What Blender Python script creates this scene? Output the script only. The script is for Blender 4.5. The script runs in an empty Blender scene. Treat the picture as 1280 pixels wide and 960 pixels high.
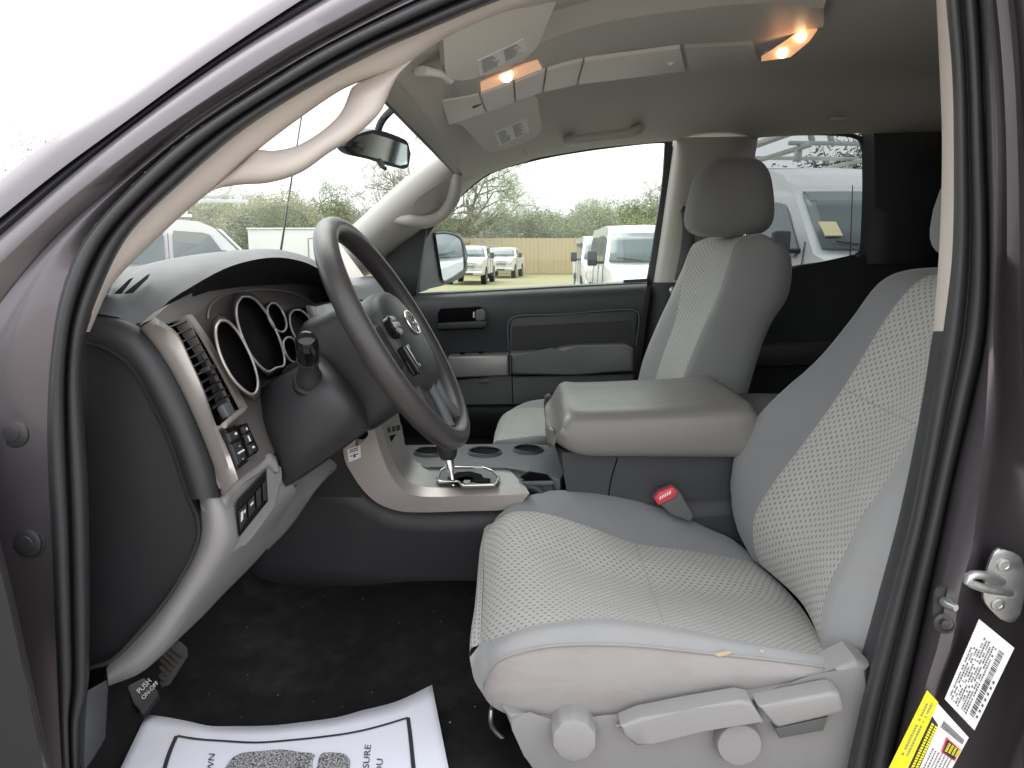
import bpy, bmesh, math, random
from mathutils import Vector, Matrix
from mathutils.bvhtree import BVHTree

# ------------------------------------------------------------------ camera, sky, sun, exposure
sc = bpy.context.scene
COL = sc.collection
F = 900.0                                   # focal length in photo pixels (1280 wide)
EYE = Vector((0.0, 0.0, 1.5))
PITCH, YAW = math.atan(162/900), math.atan(26/900*math.cos(math.atan(162/900)))
FW = Vector((-math.sin(YAW)*math.cos(PITCH), math.cos(YAW)*math.cos(PITCH), -math.sin(PITCH)))
RT = Vector((math.cos(YAW), math.sin(YAW), 0))
UP = RT.cross(FW)
cam_d = bpy.data.cameras.new('camera')
cam = bpy.data.objects.new('camera', cam_d); COL.objects.link(cam)
cam_d.sensor_width = 36; cam_d.lens = 36*F/1280
cam_d.clip_start = 0.02; cam_d.clip_end = 2000
cam.matrix_world = Matrix((( RT.x, UP.x, -FW.x, EYE.x), (RT.y, UP.y, -FW.y, EYE.y), (RT.z, UP.z, -FW.z, EYE.z), (0,0,0,1)))
sc.camera = cam

SUN_EL, SUN_AZ = math.radians(58), math.radians(-40)    # azimuth from +Y clockwise: beyond the bonnet, behind cloud
world = bpy.data.worlds.new('World'); sc.world = world; world.use_nodes = True
nt = world.node_tree; nt.nodes.clear()
w_out = nt.nodes.new('ShaderNodeOutputWorld'); w_bg = nt.nodes.new('ShaderNodeBackground')
w_sky = nt.nodes.new('ShaderNodeTexSky'); w_sky.sky_type = 'NISHITA'; w_sky.sun_disc = False
w_sky.sun_elevation = SUN_EL; w_sky.sun_rotation = SUN_AZ
w_sky.air_density = 1.0; w_sky.dust_density = 6.0; w_sky.ozone_density = 1.0
w_hs = nt.nodes.new('ShaderNodeHueSaturation'); w_hs.inputs['Saturation'].default_value = 0.10   # an overcast sky has next to no blue
nt.links.new(w_sky.outputs[0], w_hs.inputs['Color']); w_mx = nt.nodes.new('ShaderNodeMix'); w_mx.data_type = 'RGBA'; w_mx.inputs[0].default_value = 0.8     # even cloud cover over the clear sky
w_mx.inputs[7].default_value = (7.0, 7.05, 7.2, 1); nt.links.new(w_hs.outputs[0], w_mx.inputs[6]); nt.links.new(w_mx.outputs[2], w_bg.inputs[0])
w_bg.inputs[1].default_value = 0.15
nt.links.new(w_bg.outputs[0], w_out.inputs[0])
sun_d = bpy.data.lights.new('sun', 'SUN'); sun = bpy.data.objects.new('sun', sun_d); COL.objects.link(sun)
sun_d.energy = 0.8; sun_d.angle = math.radians(60); sun_d.color = (1, 0.97, 0.93)
sdir = Vector((math.sin(SUN_AZ)*math.cos(SUN_EL), math.cos(SUN_AZ)*math.cos(SUN_EL), math.sin(SUN_EL)))
sun.rotation_euler = sdir.to_track_quat('Z', 'Y').to_euler()
sc.view_settings.view_transform = 'Standard'; sc.view_settings.look = 'None'
sc.view_settings.gamma = 1; sc.view_settings.use_curve_mapping = False
sc.view_settings.exposure = 1.36
sc.render.engine = 'CYCLES'
sc.cycles.use_denoising = True
sc.cycles.max_bounces = 10; sc.cycles.diffuse_bounces = 6; sc.cycles.transparent_max_bounces = 16
sc.cycles.caustics_reflective = False; sc.cycles.caustics_refractive = False

random.seed(7)
# ------------------------------------------------------------------ from a photo pixel to a point in the place
def ray(px, py):
    return FW + RT*((px-640)/F) + UP*((480-py)/F)
def W(px, py, d):                            # on the plane y = d
    r = ray(px, py); return EYE + r*(d/r.y)
def WZ(px, py, z):
    r = ray(px, py); return EYE + r*((z-EYE.z)/r.z)
def WP(px, py, p0, n):
    r = ray(px, py); return EYE + r*((p0-EYE).dot(n)/r.dot(n))
def S(pts, d=None):
    return [W(p[0], p[1], p[2] if len(p) > 2 else d) for p in pts]

# ------------------------------------------------------------------ materials
MATS = {}
def nodes_of(name):
    m = bpy.data.materials.new(name); m.use_nodes = True
    t = m.node_tree; b = t.nodes['Principled BSDF']; MATS[name] = m
    return m, t, b
def mix_col(t, fac, a, b):
    n = t.nodes.new('ShaderNodeMix'); n.data_type = 'RGBA'
    if hasattr(fac, 'default_value') or hasattr(fac, 'links'): t.links.new(fac, n.inputs[0])
    else: n.inputs[0].default_value = fac
    for v, i in ((a, 6), (b, 7)):
        if isinstance(v, tuple): n.inputs[i].default_value = (*v, 1)
        else: t.links.new(v, n.inputs[i])
    return n.outputs[2]
def noise(t, scale, detail=4, rough=0.55, co='Object', out='Fac', stretch=None):
    tc = t.nodes.new('ShaderNodeTexCoord'); n = t.nodes.new('ShaderNodeTexNoise')
    n.inputs['Scale'].default_value = scale; n.inputs['Detail'].default_value = detail; n.inputs['Roughness'].default_value = rough
    src = tc.outputs[co]
    if stretch:
        mp = t.nodes.new('ShaderNodeMapping'); mp.inputs['Scale'].default_value = stretch
        t.links.new(src, mp.inputs[0]); src = mp.outputs[0]
    t.links.new(src, n.inputs['Vector'])
    return n.outputs[out]
def ramp(t, src, lo, hi):
    n = t.nodes.new('ShaderNodeMapRange'); n.inputs[1].default_value = lo; n.inputs[2].default_value = hi
    t.links.new(src, n.inputs[0]); return n.outputs[0]
def math_n(t, op, a, b=None, c=None):
    n = t.nodes.new('ShaderNodeMath'); n.operation = op
    for i, v in enumerate((a, b, c)):
        if v is None: continue
        if isinstance(v, (int, float)): n.inputs[i].default_value = v
        else: t.links.new(v, n.inputs[i])
    return n.outputs[0]
def bump(t, b, h, strength=0.2, dist=0.001):
    n = t.nodes.new('ShaderNodeBump'); n.inputs['Strength'].default_value = strength; n.inputs['Distance'].default_value = dist
    t.links.new(h, n.inputs['Height']); t.links.new(n.outputs[0], b.inputs['Normal'])
def plain(name, col, rough=0.5, metal=0.0, grain=900, gstr=0.15, var=0.12, wear=4.0, coat=0.0, spec=0.5, dirt=None, dirt_amt=0.5):
    m, t, b = nodes_of(name)
    dark = tuple(c*(1-var) for c in col); lite = tuple(min(1, c*(1+var)) for c in col)
    c = mix_col(t, noise(t, wear, 6), dark, lite)
    if dirt:
        f = math_n(t, 'MULTIPLY', ramp(t, noise(t, 7, 8, 0.65), 0.52, 0.75), dirt_amt)
        c = mix_col(t, f, c, dirt)
    t.links.new(c, b.inputs['Base Color'])
    r = math_n(t, 'ADD', math_n(t, 'MULTIPLY', noise(t, 30, 5), 0.16), rough-0.08)
    t.links.new(r, b.inputs['Roughness'])
    b.inputs['Metallic'].default_value = metal; b.inputs['Coat Weight'].default_value = coat
    b.inputs['Coat Roughness'].default_value = 0.06; b.inputs['Specular IOR Level'].default_value = spec
    if gstr: bump(t, b, noise(t, grain, 2), gstr, 0.0006)
    return m
def glass(name, tint, refl=1.0):
    m = bpy.data.materials.new(name); m.use_nodes = True; t = m.node_tree; t.nodes.clear(); MATS[name] = m
    o = t.nodes.new('ShaderNodeOutputMaterial'); tr = t.nodes.new('ShaderNodeBsdfTransparent'); gl = t.nodes.new('ShaderNodeBsdfGlossy')
    fr = t.nodes.new('ShaderNodeLayerWeight'); mx = t.nodes.new('ShaderNodeMixShader')
    tr.inputs[0].default_value = (*tint, 1); gl.inputs['Roughness'].default_value = 0.02; fr.inputs[0].default_value = 0.5
    sch = math_n(t, 'ADD', math_n(t, 'MULTIPLY', math_n(t, 'POWER', fr.outputs[1], 5.0), 0.9), 0.04)
    t.links.new(math_n(t, 'MULTIPLY', sch, refl), mx.inputs[0]); t.links.new(tr.outputs[0], mx.inputs[1]); t.links.new(gl.outputs[0], mx.inputs[2])
    t.links.new(mx.outputs[0], o.inputs[0]); return m
def emit(name, col, strength):
    m, t, b = nodes_of(name)
    b.inputs['Base Color'].default_value = (*col, 1); b.inputs['Emission Color'].default_value = (*col, 1)
    b.inputs['Emission Strength'].default_value = strength; b.inputs['Roughness'].default_value = 0.3
    return m
def fabric_dots(name, base, dot, pitch=0.0125):
    m, t, b = nodes_of(name)
    uv = t.nodes.new('ShaderNodeUVMap'); uv.uv_map = 'UVMap'
    sp = t.nodes.new('ShaderNodeSeparateXYZ'); t.links.new(uv.outputs[0], sp.inputs[0])
    v = math_n(t, 'MULTIPLY', sp.outputs[1], 1/(pitch*0.8)); row = math_n(t, 'FLOOR', v)
    par = math_n(t, 'MODULO', row, 2.0)
    u = math_n(t, 'ADD', math_n(t, 'MULTIPLY', sp.outputs[0], 1/pitch), math_n(t, 'MULTIPLY', par, 0.5))
    wob = math_n(t, 'MULTIPLY', math_n(t, 'SUBTRACT', noise(t, 300, 2), 0.5), 0.35)
    fu = math_n(t, 'ABSOLUTE', math_n(t, 'SUBTRACT', math_n(t, 'FRACT', math_n(t, 'ADD', u, wob)), 0.5))
    fv = math_n(t, 'ABSOLUTE', math_n(t, 'SUBTRACT', math_n(t, 'FRACT', v), 0.5))
    mu = ramp(t, fu, 0.23, 0.15); mv = ramp(t, fv, 0.26, 0.17)
    mask = math_n(t, 'MULTIPLY', mu, mv)
    c = mix_col(t, noise(t, 9, 7, 0.6), tuple(x*0.88 for x in base), tuple(x*1.1 for x in base))
    c = mix_col(t, math_n(t, 'MULTIPLY', mask, 0.8), c, dot)
    t.links.new(c, b.inputs['Base Color']); b.inputs['Roughness'].default_value = 0.95
    b.inputs['Specular IOR Level'].default_value = 0.15; b.inputs['Sheen Weight'].default_value = 0.2
    h = math_n(t, 'ADD', math_n(t, 'MULTIPLY', mask, -0.8), math_n(t, 'MULTIPLY', noise(t, 1500, 2), 0.5))
    bump(t, b, h, 0.5, 0.0015)
    return m
def fabric(name, col, weave=1300, dirt=None, dirt_amt=0.5, wrinkle=0.25):
    m, t, b = nodes_of(name)
    c = mix_col(t, noise(t, 6, 8, 0.62), tuple(x*0.86 for x in col), tuple(x*1.12 for x in col))
    if dirt:
        f = math_n(t, 'MULTIPLY', ramp(t, noise(t, 11, 6, 0.6, stretch=(1, 1, 3)), 0.5, 0.72), dirt_amt)
        c = mix_col(t, f, c, dirt)
    t.links.new(c, b.inputs['Base Color']); b.inputs['Roughness'].default_value = 0.92
    b.inputs['Specular IOR Level'].default_value = 0.2; b.inputs['Sheen Weight'].default_value = 0.25
    h = math_n(t, 'ADD', math_n(t, 'MULTIPLY', noise(t, weave, 2), 0.15), math_n(t, 'MULTIPLY', noise(t, 16, 3, 0.5), 2.5*wrinkle))
    bump(t, b, h, 0.35, 0.004)
    return m

plain('dark_plastic', (0.013, 0.014, 0.016), 0.5, gstr=0.3, grain=1400)
plain('door_plastic', (0.040, 0.042, 0.046), 0.5, gstr=0.3, grain=1400)
plain('charcoal_plastic', (0.030, 0.031, 0.034), 0.5, gstr=0.3, grain=1400)
plain('slate_plastic', (0.10, 0.105, 0.115), 0.5, gstr=0.3, grain=1200)
plain('gloss_black', (0.008, 0.008, 0.009), 0.16, gstr=0)
plain('gauge_black', (0.004, 0.004, 0.005), 0.6, gstr=0, spec=0.03)
plain('grey_plastic', (0.115, 0.118, 0.121), 0.45, gstr=0.25, grain=1200)
plain('light_plastic', (0.275, 0.272, 0.277), 0.42, gstr=0.25, grain=1200, dirt=(0.3, 0.28, 0.26), dirt_amt=0.25)
plain('pillar_beige', (0.62, 0.56, 0.52), 0.55, gstr=0.3, grain=900, var=0.06)
plain('pillar_grey', (0.45, 0.43, 0.40), 0.6, gstr=0.3, grain=900, var=0.06)
plain('satin_silver', (0.44, 0.405, 0.39), 0.36, metal=0.45, gstr=0.08, grain=1500, var=0.05)
plain('taupe_panel', (0.20, 0.185, 0.18), 0.4, metal=0.35, gstr=0.1, var=0.05)
plain('console_silver', (0.30, 0.295, 0.285), 0.34, metal=0.4, gstr=0.08, var=0.05, dirt=(0.2, 0.15, 0.13), dirt_amt=0.12)
plain('bright_metal', (0.72, 0.72, 0.70), 0.22, metal=0.95, gstr=0.05)
plain('zinc', (0.55, 0.57, 0.58), 0.38, metal=0.9, gstr=0.2, grain=300, var=0.25, wear=60)
plain('leather', (0.045, 0.042, 0.043), 0.36, gstr=0.5, grain=700, var=0.2, wear=25)
plain('rubber', (0.036, 0.036, 0.040), 0.42, gstr=0.2, grain=600)
plain('headliner', (0.62, 0.605, 0.575), 0.95, gstr=0.5, grain=1500, var=0.05, spec=0.1)
plain('visor_vinyl', (0.74, 0.72, 0.68), 0.7, gstr=0.3, grain=900, var=0.05)
plain('overhead_plastic', (0.52, 0.51, 0.49), 0.5, gstr=0.3, grain=1200, var=0.05)
plain('lid_plastic', (0.80, 0.79, 0.77), 0.45, gstr=0.2, grain=1200, var=0.04)
plain('carpet', (0.012, 0.012, 0.013), 0.95, gstr=1.0, grain=500, var=0.5, wear=40, spec=0.1, dirt=(0.05, 0.045, 0.04), dirt_amt=0.5)
plain('vinyl_armrest', (0.185, 0.178, 0.170), 0.36, gstr=0.5, grain=500, var=0.08, wear=14)
plain('paper', (0.72, 0.73, 0.82), 0.9, gstr=0.1, grain=60, var=0.03, dirt=(0.6, 0.5, 0.44), dirt_amt=0.4)
plain('ink', (0.02, 0.02, 0.03), 0.7, gstr=0)
plain('grey_ink', (0.10, 0.10, 0.11), 0.8, gstr=0, dirt=(0.6, 0.6, 0.62), dirt_amt=0.0)
m, t, b = nodes_of('speckled_ink'); t.links.new(mix_col(t, ramp(t, noise(t, 420, 3, 0.7), 0.44, 0.6), (0.04, 0.04, 0.045), (0.5, 0.5, 0.52)), b.inputs['Base Color']); b.inputs['Roughness'].default_value = 0.85
plain('white_print', (0.8, 0.8, 0.8), 0.6, gstr=0, var=0.03)
plain('label_white', (0.78, 0.78, 0.80), 0.4, gstr=0, var=0.03)
plain('label_yellow', (0.82, 0.78, 0.02), 0.4, gstr=0, var=0.04)
plain('label_red', (0.65, 0.05, 0.10), 0.5, gstr=0)
plain('buckle_red', (0.75, 0.06, 0.09), 0.35, gstr=0)
plain('grimy_rubber', (0.05, 0.045, 0.04), 0.7, gstr=0.6, grain=250, var=0.35, wear=60)
plain('seat_belt', (0.10, 0.10, 0.10), 0.8, gstr=0.4, grain=900)
plain('white_paint', (0.72, 0.73, 0.74), 0.25, gstr=0, coat=0.6, var=0.03, wear=1)
plain('tyre', (0.02, 0.02, 0.02), 0.85, gstr=0.3, grain=80)
plain('van_glass', (0.10, 0.13, 0.14), 0.08, gstr=0, var=0.2, wear=1, coat=0.5)
plain('dark_glass', (0.02, 0.025, 0.03), 0.06, gstr=0, coat=0.5)
plain('chrome', (0.62, 0.62, 0.62), 0.2, metal=0.9, gstr=0)
plain('lamp_lens', (0.6, 0.62, 0.65), 0.12, gstr=0, coat=0.8)
plain('amber_lens', (0.9, 0.28, 0.02), 0.25, gstr=0)
plain('alloy', (0.4, 0.4, 0.4), 0.35, metal=0.6, gstr=0)
plain('fence_tan', (0.52, 0.42, 0.27), 0.75, gstr=0, var=0.06, wear=0.6)
plain('trailer_white', (0.72, 0.73, 0.70), 0.5, gstr=0, var=0.05, wear=0.8)
plain('rack_metal', (0.5, 0.5, 0.46), 0.4, metal=0.5, gstr=0)
plain('bark', (0.32, 0.29, 0.26), 0.9, gstr=0, var=0.25, wear=2)
plain('shingle', (0.28, 0.24, 0.21), 0.9, gstr=0)
plain('yellow_note', (0.75, 0.68, 0.42), 0.6, gstr=0)
m, t, b = nodes_of('truck_paint')
c = mix_col(t, noise(t, 2500, 2), (0.110, 0.099, 0.110), (0.180, 0.166, 0.182)); t.links.new(c, b.inputs['Base Color'])
b.inputs['Metallic'].default_value = 0.75; b.inputs['Roughness'].default_value = 0.42; b.inputs['Coat Weight'].default_value = 0.35; b.inputs['Coat Roughness'].default_value = 0.08
for nm, col in (('leaf_spring', (0.34, 0.39, 0.18)), ('leaf_olive', (0.31, 0.345, 0.19)), ('leaf_pine', (0.07, 0.13, 0.08)), ('bud_red', (0.28, 0.13, 0.12))):
    m, t, b = nodes_of(nm)
    c = mix_col(t, noise(t, 0.8, 4), tuple(x*0.8 for x in col), tuple(x*1.2 for x in col)); t.links.new(c, b.inputs['Base Color'])
    b.inputs['Roughness'].default_value = 0.7
fabric_dots('seat_insert', (0.435, 0.43, 0.412), (0.15, 0.153, 0.16))
fabric('seat_grey', (0.205, 0.21, 0.22))
fabric('seat_light', (0.31, 0.313, 0.32), dirt=(0.30, 0.26, 0.24), dirt_amt=0.22)
fabric('seat_side_vinyl', (0.315, 0.302, 0.297), dirt=(0.26, 0.20, 0.18), dirt_amt=0.45, wrinkle=0.6)
fabric('seat_back_grey', (0.205, 0.207, 0.21))
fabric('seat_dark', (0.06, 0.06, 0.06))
glass('clear_glass', (0.86, 0.90, 0.87), 0.7)
glass('privacy_glass', (0.50, 0.52, 0.52), 0.7)
m, t, b = nodes_of('mirror_silver'); b.inputs['Base Color'].default_value = (0.85, 0.88, 0.88, 1); b.inputs['Metallic'].default_value = 1; b.inputs['Roughness'].default_value = 0.01
m, t, b = nodes_of('mirror_dim'); b.inputs['Base Color'].default_value = (0.75, 0.8, 0.8, 1); b.inputs['Metallic'].default_value = 1; b.inputs['Roughness'].default_value = 0.05
emit('lamp_warm', (1.0, 0.56, 0.33), 0.15)
emit('bulb_warm', (1.0, 0.66, 0.34), 4)
# ground: worn gravel and spring grass in soft patches
m, t, b = nodes_of('lot_ground')
g = mix_col(t, noise(t, 0.9, 8, 0.7), (0.21, 0.19, 0.16), (0.33, 0.30, 0.25))
gr = mix_col(t, noise(t, 1.6, 6, 0.7), (0.20, 0.21, 0.08), (0.40, 0.35, 0.20))
tcn = t.nodes.new('ShaderNodeTexCoord'); sx = t.nodes.new('ShaderNodeSeparateXYZ'); t.links.new(tcn.outputs['Object'], sx.inputs[0])
band = ramp(t, math_n(t, 'ADD', sx.outputs[1], math_n(t, 'MULTIPLY', noise(t, 0.12, 5, 0.6), 16)), 38, 41)
track = ramp(t, math_n(t, 'ABSOLUTE', math_n(t, 'SUBTRACT', math_n(t, 'ADD', sx.outputs[1], math_n(t, 'MULTIPLY', noise(t, 0.2, 3), 3)), 39.5)), 2.6, 1.2)
fac = math_n(t, 'MULTIPLY', band, math_n(t, 'SUBTRACT', 1.0, math_n(t, 'MULTIPLY', track, 0.75)))
t.links.new(mix_col(t, fac, g, gr), b.inputs['Base Color']); b.inputs['Roughness'].default_value = 0.95
bump(t, b, noise(t, 14, 5), 0.6, 0.05)

# ------------------------------------------------------------------ mesh helpers
def link_mesh(name, verts, faces, mat, parent=None, smooth=True, uvs=None, angle=40, kind=None):
    me = bpy.data.meshes.new(name)
    me.from_pydata([tuple(v) for v in verts], [], faces)
    if uvs is not None:
        ul = me.uv_layers.new(name='UVMap')
        for lp in me.loops: ul.data[lp.index].uv = uvs[lp.vertex_index]
    me.materials.append(MATS[mat])
    if smooth:
        me.polygons.foreach_set('use_smooth', [True]*len(me.polygons))
        if angle < 180: me.set_sharp_from_angle(angle=math.radians(angle))
    o = bpy.data.objects.new(name, me); COL.objects.link(o)
    attach(o, parent)
    if kind: o['kind'] = kind
    return o
BASE = {}
def attach(o, parent):
    if parent is None: return
    o.parent = parent
    if parent.type == 'EMPTY' and parent.name in BASE: o.location = -BASE[parent.name]
def thing(name, label, cat, base=(0, 0, 0), group=None):
    o = bpy.data.objects.new(name, None); COL.objects.link(o); o.empty_display_size = 0.05
    o.location = base; BASE[o.name] = Vector(base)
    tag(o, label, cat, group); return o
def tag(o, label, cat, group=None):
    o['label'] = label; o['category'] = cat
    if group: o['group'] = group
    return o
def resample(pts, n, smooth=True):
    pts = [Vector(p) for p in pts]
    if smooth and len(pts) > 2:
        fine = []
        for i in range(len(pts)-1):
            p1, p2 = pts[i], pts[i+1]
            p0 = pts[i-1] if i > 0 else p1*2-p2
            p3 = pts[i+2] if i+2 < len(pts) else p2*2-p1
            t0 = 0.0; t1 = t0+max(1e-6, (p1-p0).length)**0.5; t2 = t1+max(1e-6, (p2-p1).length)**0.5; t3 = t2+max(1e-6, (p3-p2).length)**0.5
            for k in range(10):
                t_ = t1+(t2-t1)*k/10
                a1 = p0*((t1-t_)/(t1-t0))+p1*((t_-t0)/(t1-t0)); a2 = p1*((t2-t_)/(t2-t1))+p2*((t_-t1)/(t2-t1)); a3 = p2*((t3-t_)/(t3-t2))+p3*((t_-t2)/(t3-t2))
                b1 = a1*((t2-t_)/(t2-t0))+a2*((t_-t0)/(t2-t0)); b2 = a2*((t3-t_)/(t3-t1))+a3*((t_-t1)/(t3-t1))
                fine.append(b1*((t2-t_)/(t2-t1))+b2*((t_-t1)/(t2-t1)))
        fine.append(pts[-1]); pts = fine
    L = [0.0]
    for i in range(1, len(pts)): L.append(L[-1]+(pts[i]-pts[i-1]).length)
    out, j = [], 0
    for k in range(n):
        s = L[-1]*k/(n-1)
        while j < len(L)-2 and L[j+1] < s: j += 1
        d = L[j+1]-L[j]
        out.append(pts[j].lerp(pts[j+1], (s-L[j])/d if d > 1e-9 else 0))
    return out
def mixc(a, b, f, push=None, n=40):
    a, b = resample(a, n), resample(b, n)
    out = [p.lerp(q, f) for p, q in zip(a, b)]
    if push is None: return out
    if push.x == 0 and push.z == 0: return [nearer(p, push.y) for p in out]
    return [p+push for p in out]
def nearer(p, dy):                           # the same spot of the photo, a little nearer or farther
    return EYE+(p-EYE)*((p.y+dy)/p.y)
def loft(name, curves, mat, parent=None, n=32, cross=0, smooth_along=True, thick=0.0, angle=40, flip=False, push=None, kind=None):
    """skin a surface over curves; cross > 0 rounds it across the curves as well"""
    rows = [resample(c, n, smooth_along) for c in curves]
    if cross:
        m = (len(rows)-1)*cross+1
        cols = [resample([r[i] for r in rows], m) for i in range(n)]
        rows = [[cols[i][j] for i in range(n)] for j in range(m)]
    if push:
        rows = [[push(p) for p in r] for r in rows]
    verts = [p for r in rows for p in r]; m = len(rows); uvs = []
    mid = n//2; cv = [0.0]
    for j in range(1, m): cv.append(cv[-1]+(rows[j][mid]-rows[j-1][mid]).length)
    cu = [0.0]; rm = rows[m//2]
    for i in range(1, n): cu.append(cu[-1]+(rm[i]-rm[i-1]).length)
    for j in range(m):
        for i in range(n): uvs.append((cu[i], cv[j]))
    faces = []
    for j in range(m-1):
        for i in range(n-1):
            f = (j*n+i, j*n+i+1, (j+1)*n+i+1, (j+1)*n+i)
            faces.append(f[::-1] if flip else f)
    o = link_mesh(name, verts, faces, mat, parent, True, uvs, angle, kind)
    if thick:
        md = o.modifiers.new('thickness', 'SOLIDIFY'); md.thickness = abs(thick); md.offset = 1 if thick > 0 else -1
        # push the second skin away from the camera whatever the winding is
        mesh = o.data; s = sum(p.normal.dot(EYE-p.center)*p.area for p in mesh.polygons)
        md.offset = -1 if s > 0 else 1
    return o
def tube(name, pts, r, mat, parent=None, n=24, sides=10, flat=1.0, smooth=True, closed=False, side_dir=None, caps=True, kind=None):
    """sweep a round or flattened section; r is a number or a list spread along the path"""
    P = resample(pts, n, smooth)
    rr = r if isinstance(r, (list, tuple)) else [r, r]
    verts, faces = [], []
    prev = None
    for i, p in enumerate(P):
        if closed: tg = (P[(i+1) % (n-1)]-P[i-1 if i > 0 else n-2])
        else: tg = P[min(i+1, n-1)]-P[max(i-1, 0)]
        tg.normalize()
        a = prev if prev is not None else (side_dir or (Vector((0, 0, 1)) if abs(tg.z) < 0.9 else Vector((1, 0, 0))))
        a = (a-tg*a.dot(tg)).normalized(); prev = a; b = tg.cross(a)
        f = i/(n-1)*(len(rr)-1); k = min(int(f), len(rr)-2); rad = rr[k]+(rr[k+1]-rr[k])*(f-k)
        for s in range(sides):
            th = 2*math.pi*s/sides
            verts.append(p+a*(math.cos(th)*rad)+b*(math.sin(th)*rad*flat))
    m = n-1 if closed else n
    for i in range(m if closed else n-1):
        for s in range(sides):
            i2 = (i+1) % m if closed else i+1
            faces.append((i*sides+s, i*sides+(s+1) % sides, i2*sides+(s+1) % sides, i2*sides+s))
    if closed: verts = verts[:m*sides]
    elif caps:
        faces.append(tuple(range(sides))[::-1]); faces.append(tuple((n-1)*sides+s for s in range(sides)))
    return link_mesh(name, verts, faces, mat, parent, True, None, 50, kind)
def prism(name, outline, depth, mat, parent=None, bevel=0.0, seg=2, kind=None, smooth_outline=0):
    """a plate: outline in space, thickened along depth (a vector, away from the viewer)"""
    P = [Vector(p) for p in outline]
    if smooth_outline: P = resample(P+[P[0]], smooth_outline)[:-1]
    k = len(P); D = Vector(depth)
    nrm = Vector()
    for i in range(k):
        a, b_ = P[i], P[(i+1) % k]; nrm += Vector(((a.y-b_.y)*(a.z+b_.z), (a.z-b_.z)*(a.x+b_.x), (a.x-b_.x)*(a.y+b_.y)))
    if nrm.dot(D) > 0: P.reverse()
    verts = P+[p+D for p in P]
    faces = [tuple(range(k)), tuple(range(2*k-1, k-1, -1))]+[(i, i+k, (i+1) % k+k, (i+1) % k) for i in range(k)]
    bm = bmesh.new(); vs = [bm.verts.new(v) for v in verts]
    for f in faces: bm.faces.new([vs[i] for i in f])
    if bevel:
        front = bm.faces[:][0] if False else None
        bm.faces.ensure_lookup_table()
        es = [e for e in bm.faces[0].edges]
        try: bmesh.ops.bevel(bm, geom=es, offset=bevel, segments=seg, affect='EDGES', profile=0.5, clamp_overlap=True)
        except Exception: pass
    bmesh.ops.triangulate(bm, faces=[f for f in bm.faces if len(f.verts) > 4])
    me = bpy.data.meshes.new(name); bm.to_mesh(me); bm.free()
    me.materials.append(MATS[mat]); me.polygons.foreach_set('use_smooth', [True]*len(me.polygons)); me.set_sharp_from_angle(angle=math.radians(32))
    o = bpy.data.objects.new(name, me); COL.objects.link(o); attach(o, parent)
    if kind: o['kind'] = kind
    return o
def rbox(name, frame, size, mat, parent=None, bevel=0.005, seg=3, taper=None, kind=None):
    """rounded box in a frame (centre, X, Y, Z axes); taper scales the +Z end"""
    c, X, Y, Z = frame
    bm = bmesh.new(); sx_, sy_, sz_ = [s/2 for s in size]; vs = []
    for z in (-1, 1):
        k = taper if (taper and z > 0) else 1
        kx, ky = (k if isinstance(k, tuple) else (k, k))
        for x, y in ((-1, -1), (1, -1), (1, 1), (-1, 1)): vs.append(bm.verts.new(c+X*(x*sx_*kx)+Y*(y*sy_*ky)+Z*(z*sz_)))
    for f in ((3, 2, 1, 0), (4, 5, 6, 7), (0, 1, 5, 4), (1, 2, 6, 5), (2, 3, 7, 6), (3, 0, 4, 7)): bm.faces.new([vs[i] for i in f])
    bmesh.ops.recalc_face_normals(bm, faces=bm.faces[:])
    if bevel: bmesh.ops.bevel(bm, geom=bm.edges[:], offset=bevel, segments=seg, affect='EDGES', profile=0.5, clamp_overlap=True)
    me = bpy.data.meshes.new(name); bm.to_mesh(me); bm.free()
    me.materials.append(MATS[mat]); me.polygons.foreach_set('use_smooth', [True]*len(me.polygons)); me.set_sharp_from_angle(angle=math.radians(32))
    o = bpy.data.objects.new(name, me); COL.objects.link(o); attach(o, parent)
    if kind: o['kind'] = kind
    return o
AX = (Vector((1, 0, 0)), Vector((0, 1, 0)), Vector((0, 0, 1)))
def box(name, lo, hi, mat, parent=None, bevel=0.004, seg=2):
    lo, hi = Vector(lo), Vector(hi)
    return rbox(name, ((lo+hi)/2, *AX), tuple(hi-lo), mat, parent, bevel, seg)
def lathe(name, prof, c, axis, mat, parent=None, sides=28, lobes=0, lobe_amp=0.0, ref=None):
    """profile of (radius, height) about an axis"""
    Z = Vector(axis).normalized(); a = Vector(ref) if ref else (Vector((0, 0, 1)) if abs(Z.z) < 0.9 else Vector((1, 0, 0)))
    X = (a-Z*a.dot(Z)).normalized(); Y = Z.cross(X); verts, faces = [], []
    for r, h in prof:
        for s in range(sides):
            th = 2*math.pi*s/sides; q = r*(1+lobe_amp*math.cos(lobes*th)) if lobes else r
            verts.append(Vector(c)+Z*h+X*(q*math.cos(th))+Y*(q*math.sin(th)))
    for i in range(len(prof)-1):
        for s in range(sides): faces.append((i*sides+s, i*sides+(s+1) % sides, (i+1)*sides+(s+1) % sides, (i+1)*sides+s))
    faces.append(tuple(range(sides))[::-1]); faces.append(tuple((len(prof)-1)*sides+s for s in range(sides)))
    return link_mesh(name, verts, faces, mat, parent, True, None, 35)
def bvh_of(o):
    me = o.data; return BVHTree.FromPolygons([v.co.copy() for v in me.vertices], [tuple(p.vertices) for p in me.polygons])
def hit(bv, px, py, lift=0.002):
    r = ray(px, py).normalized(); loc, nr, i, d = bv.ray_cast(EYE, r)
    if loc is None: return None
    if nr.dot(r) > 0: nr = -nr
    return loc+nr*lift
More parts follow.
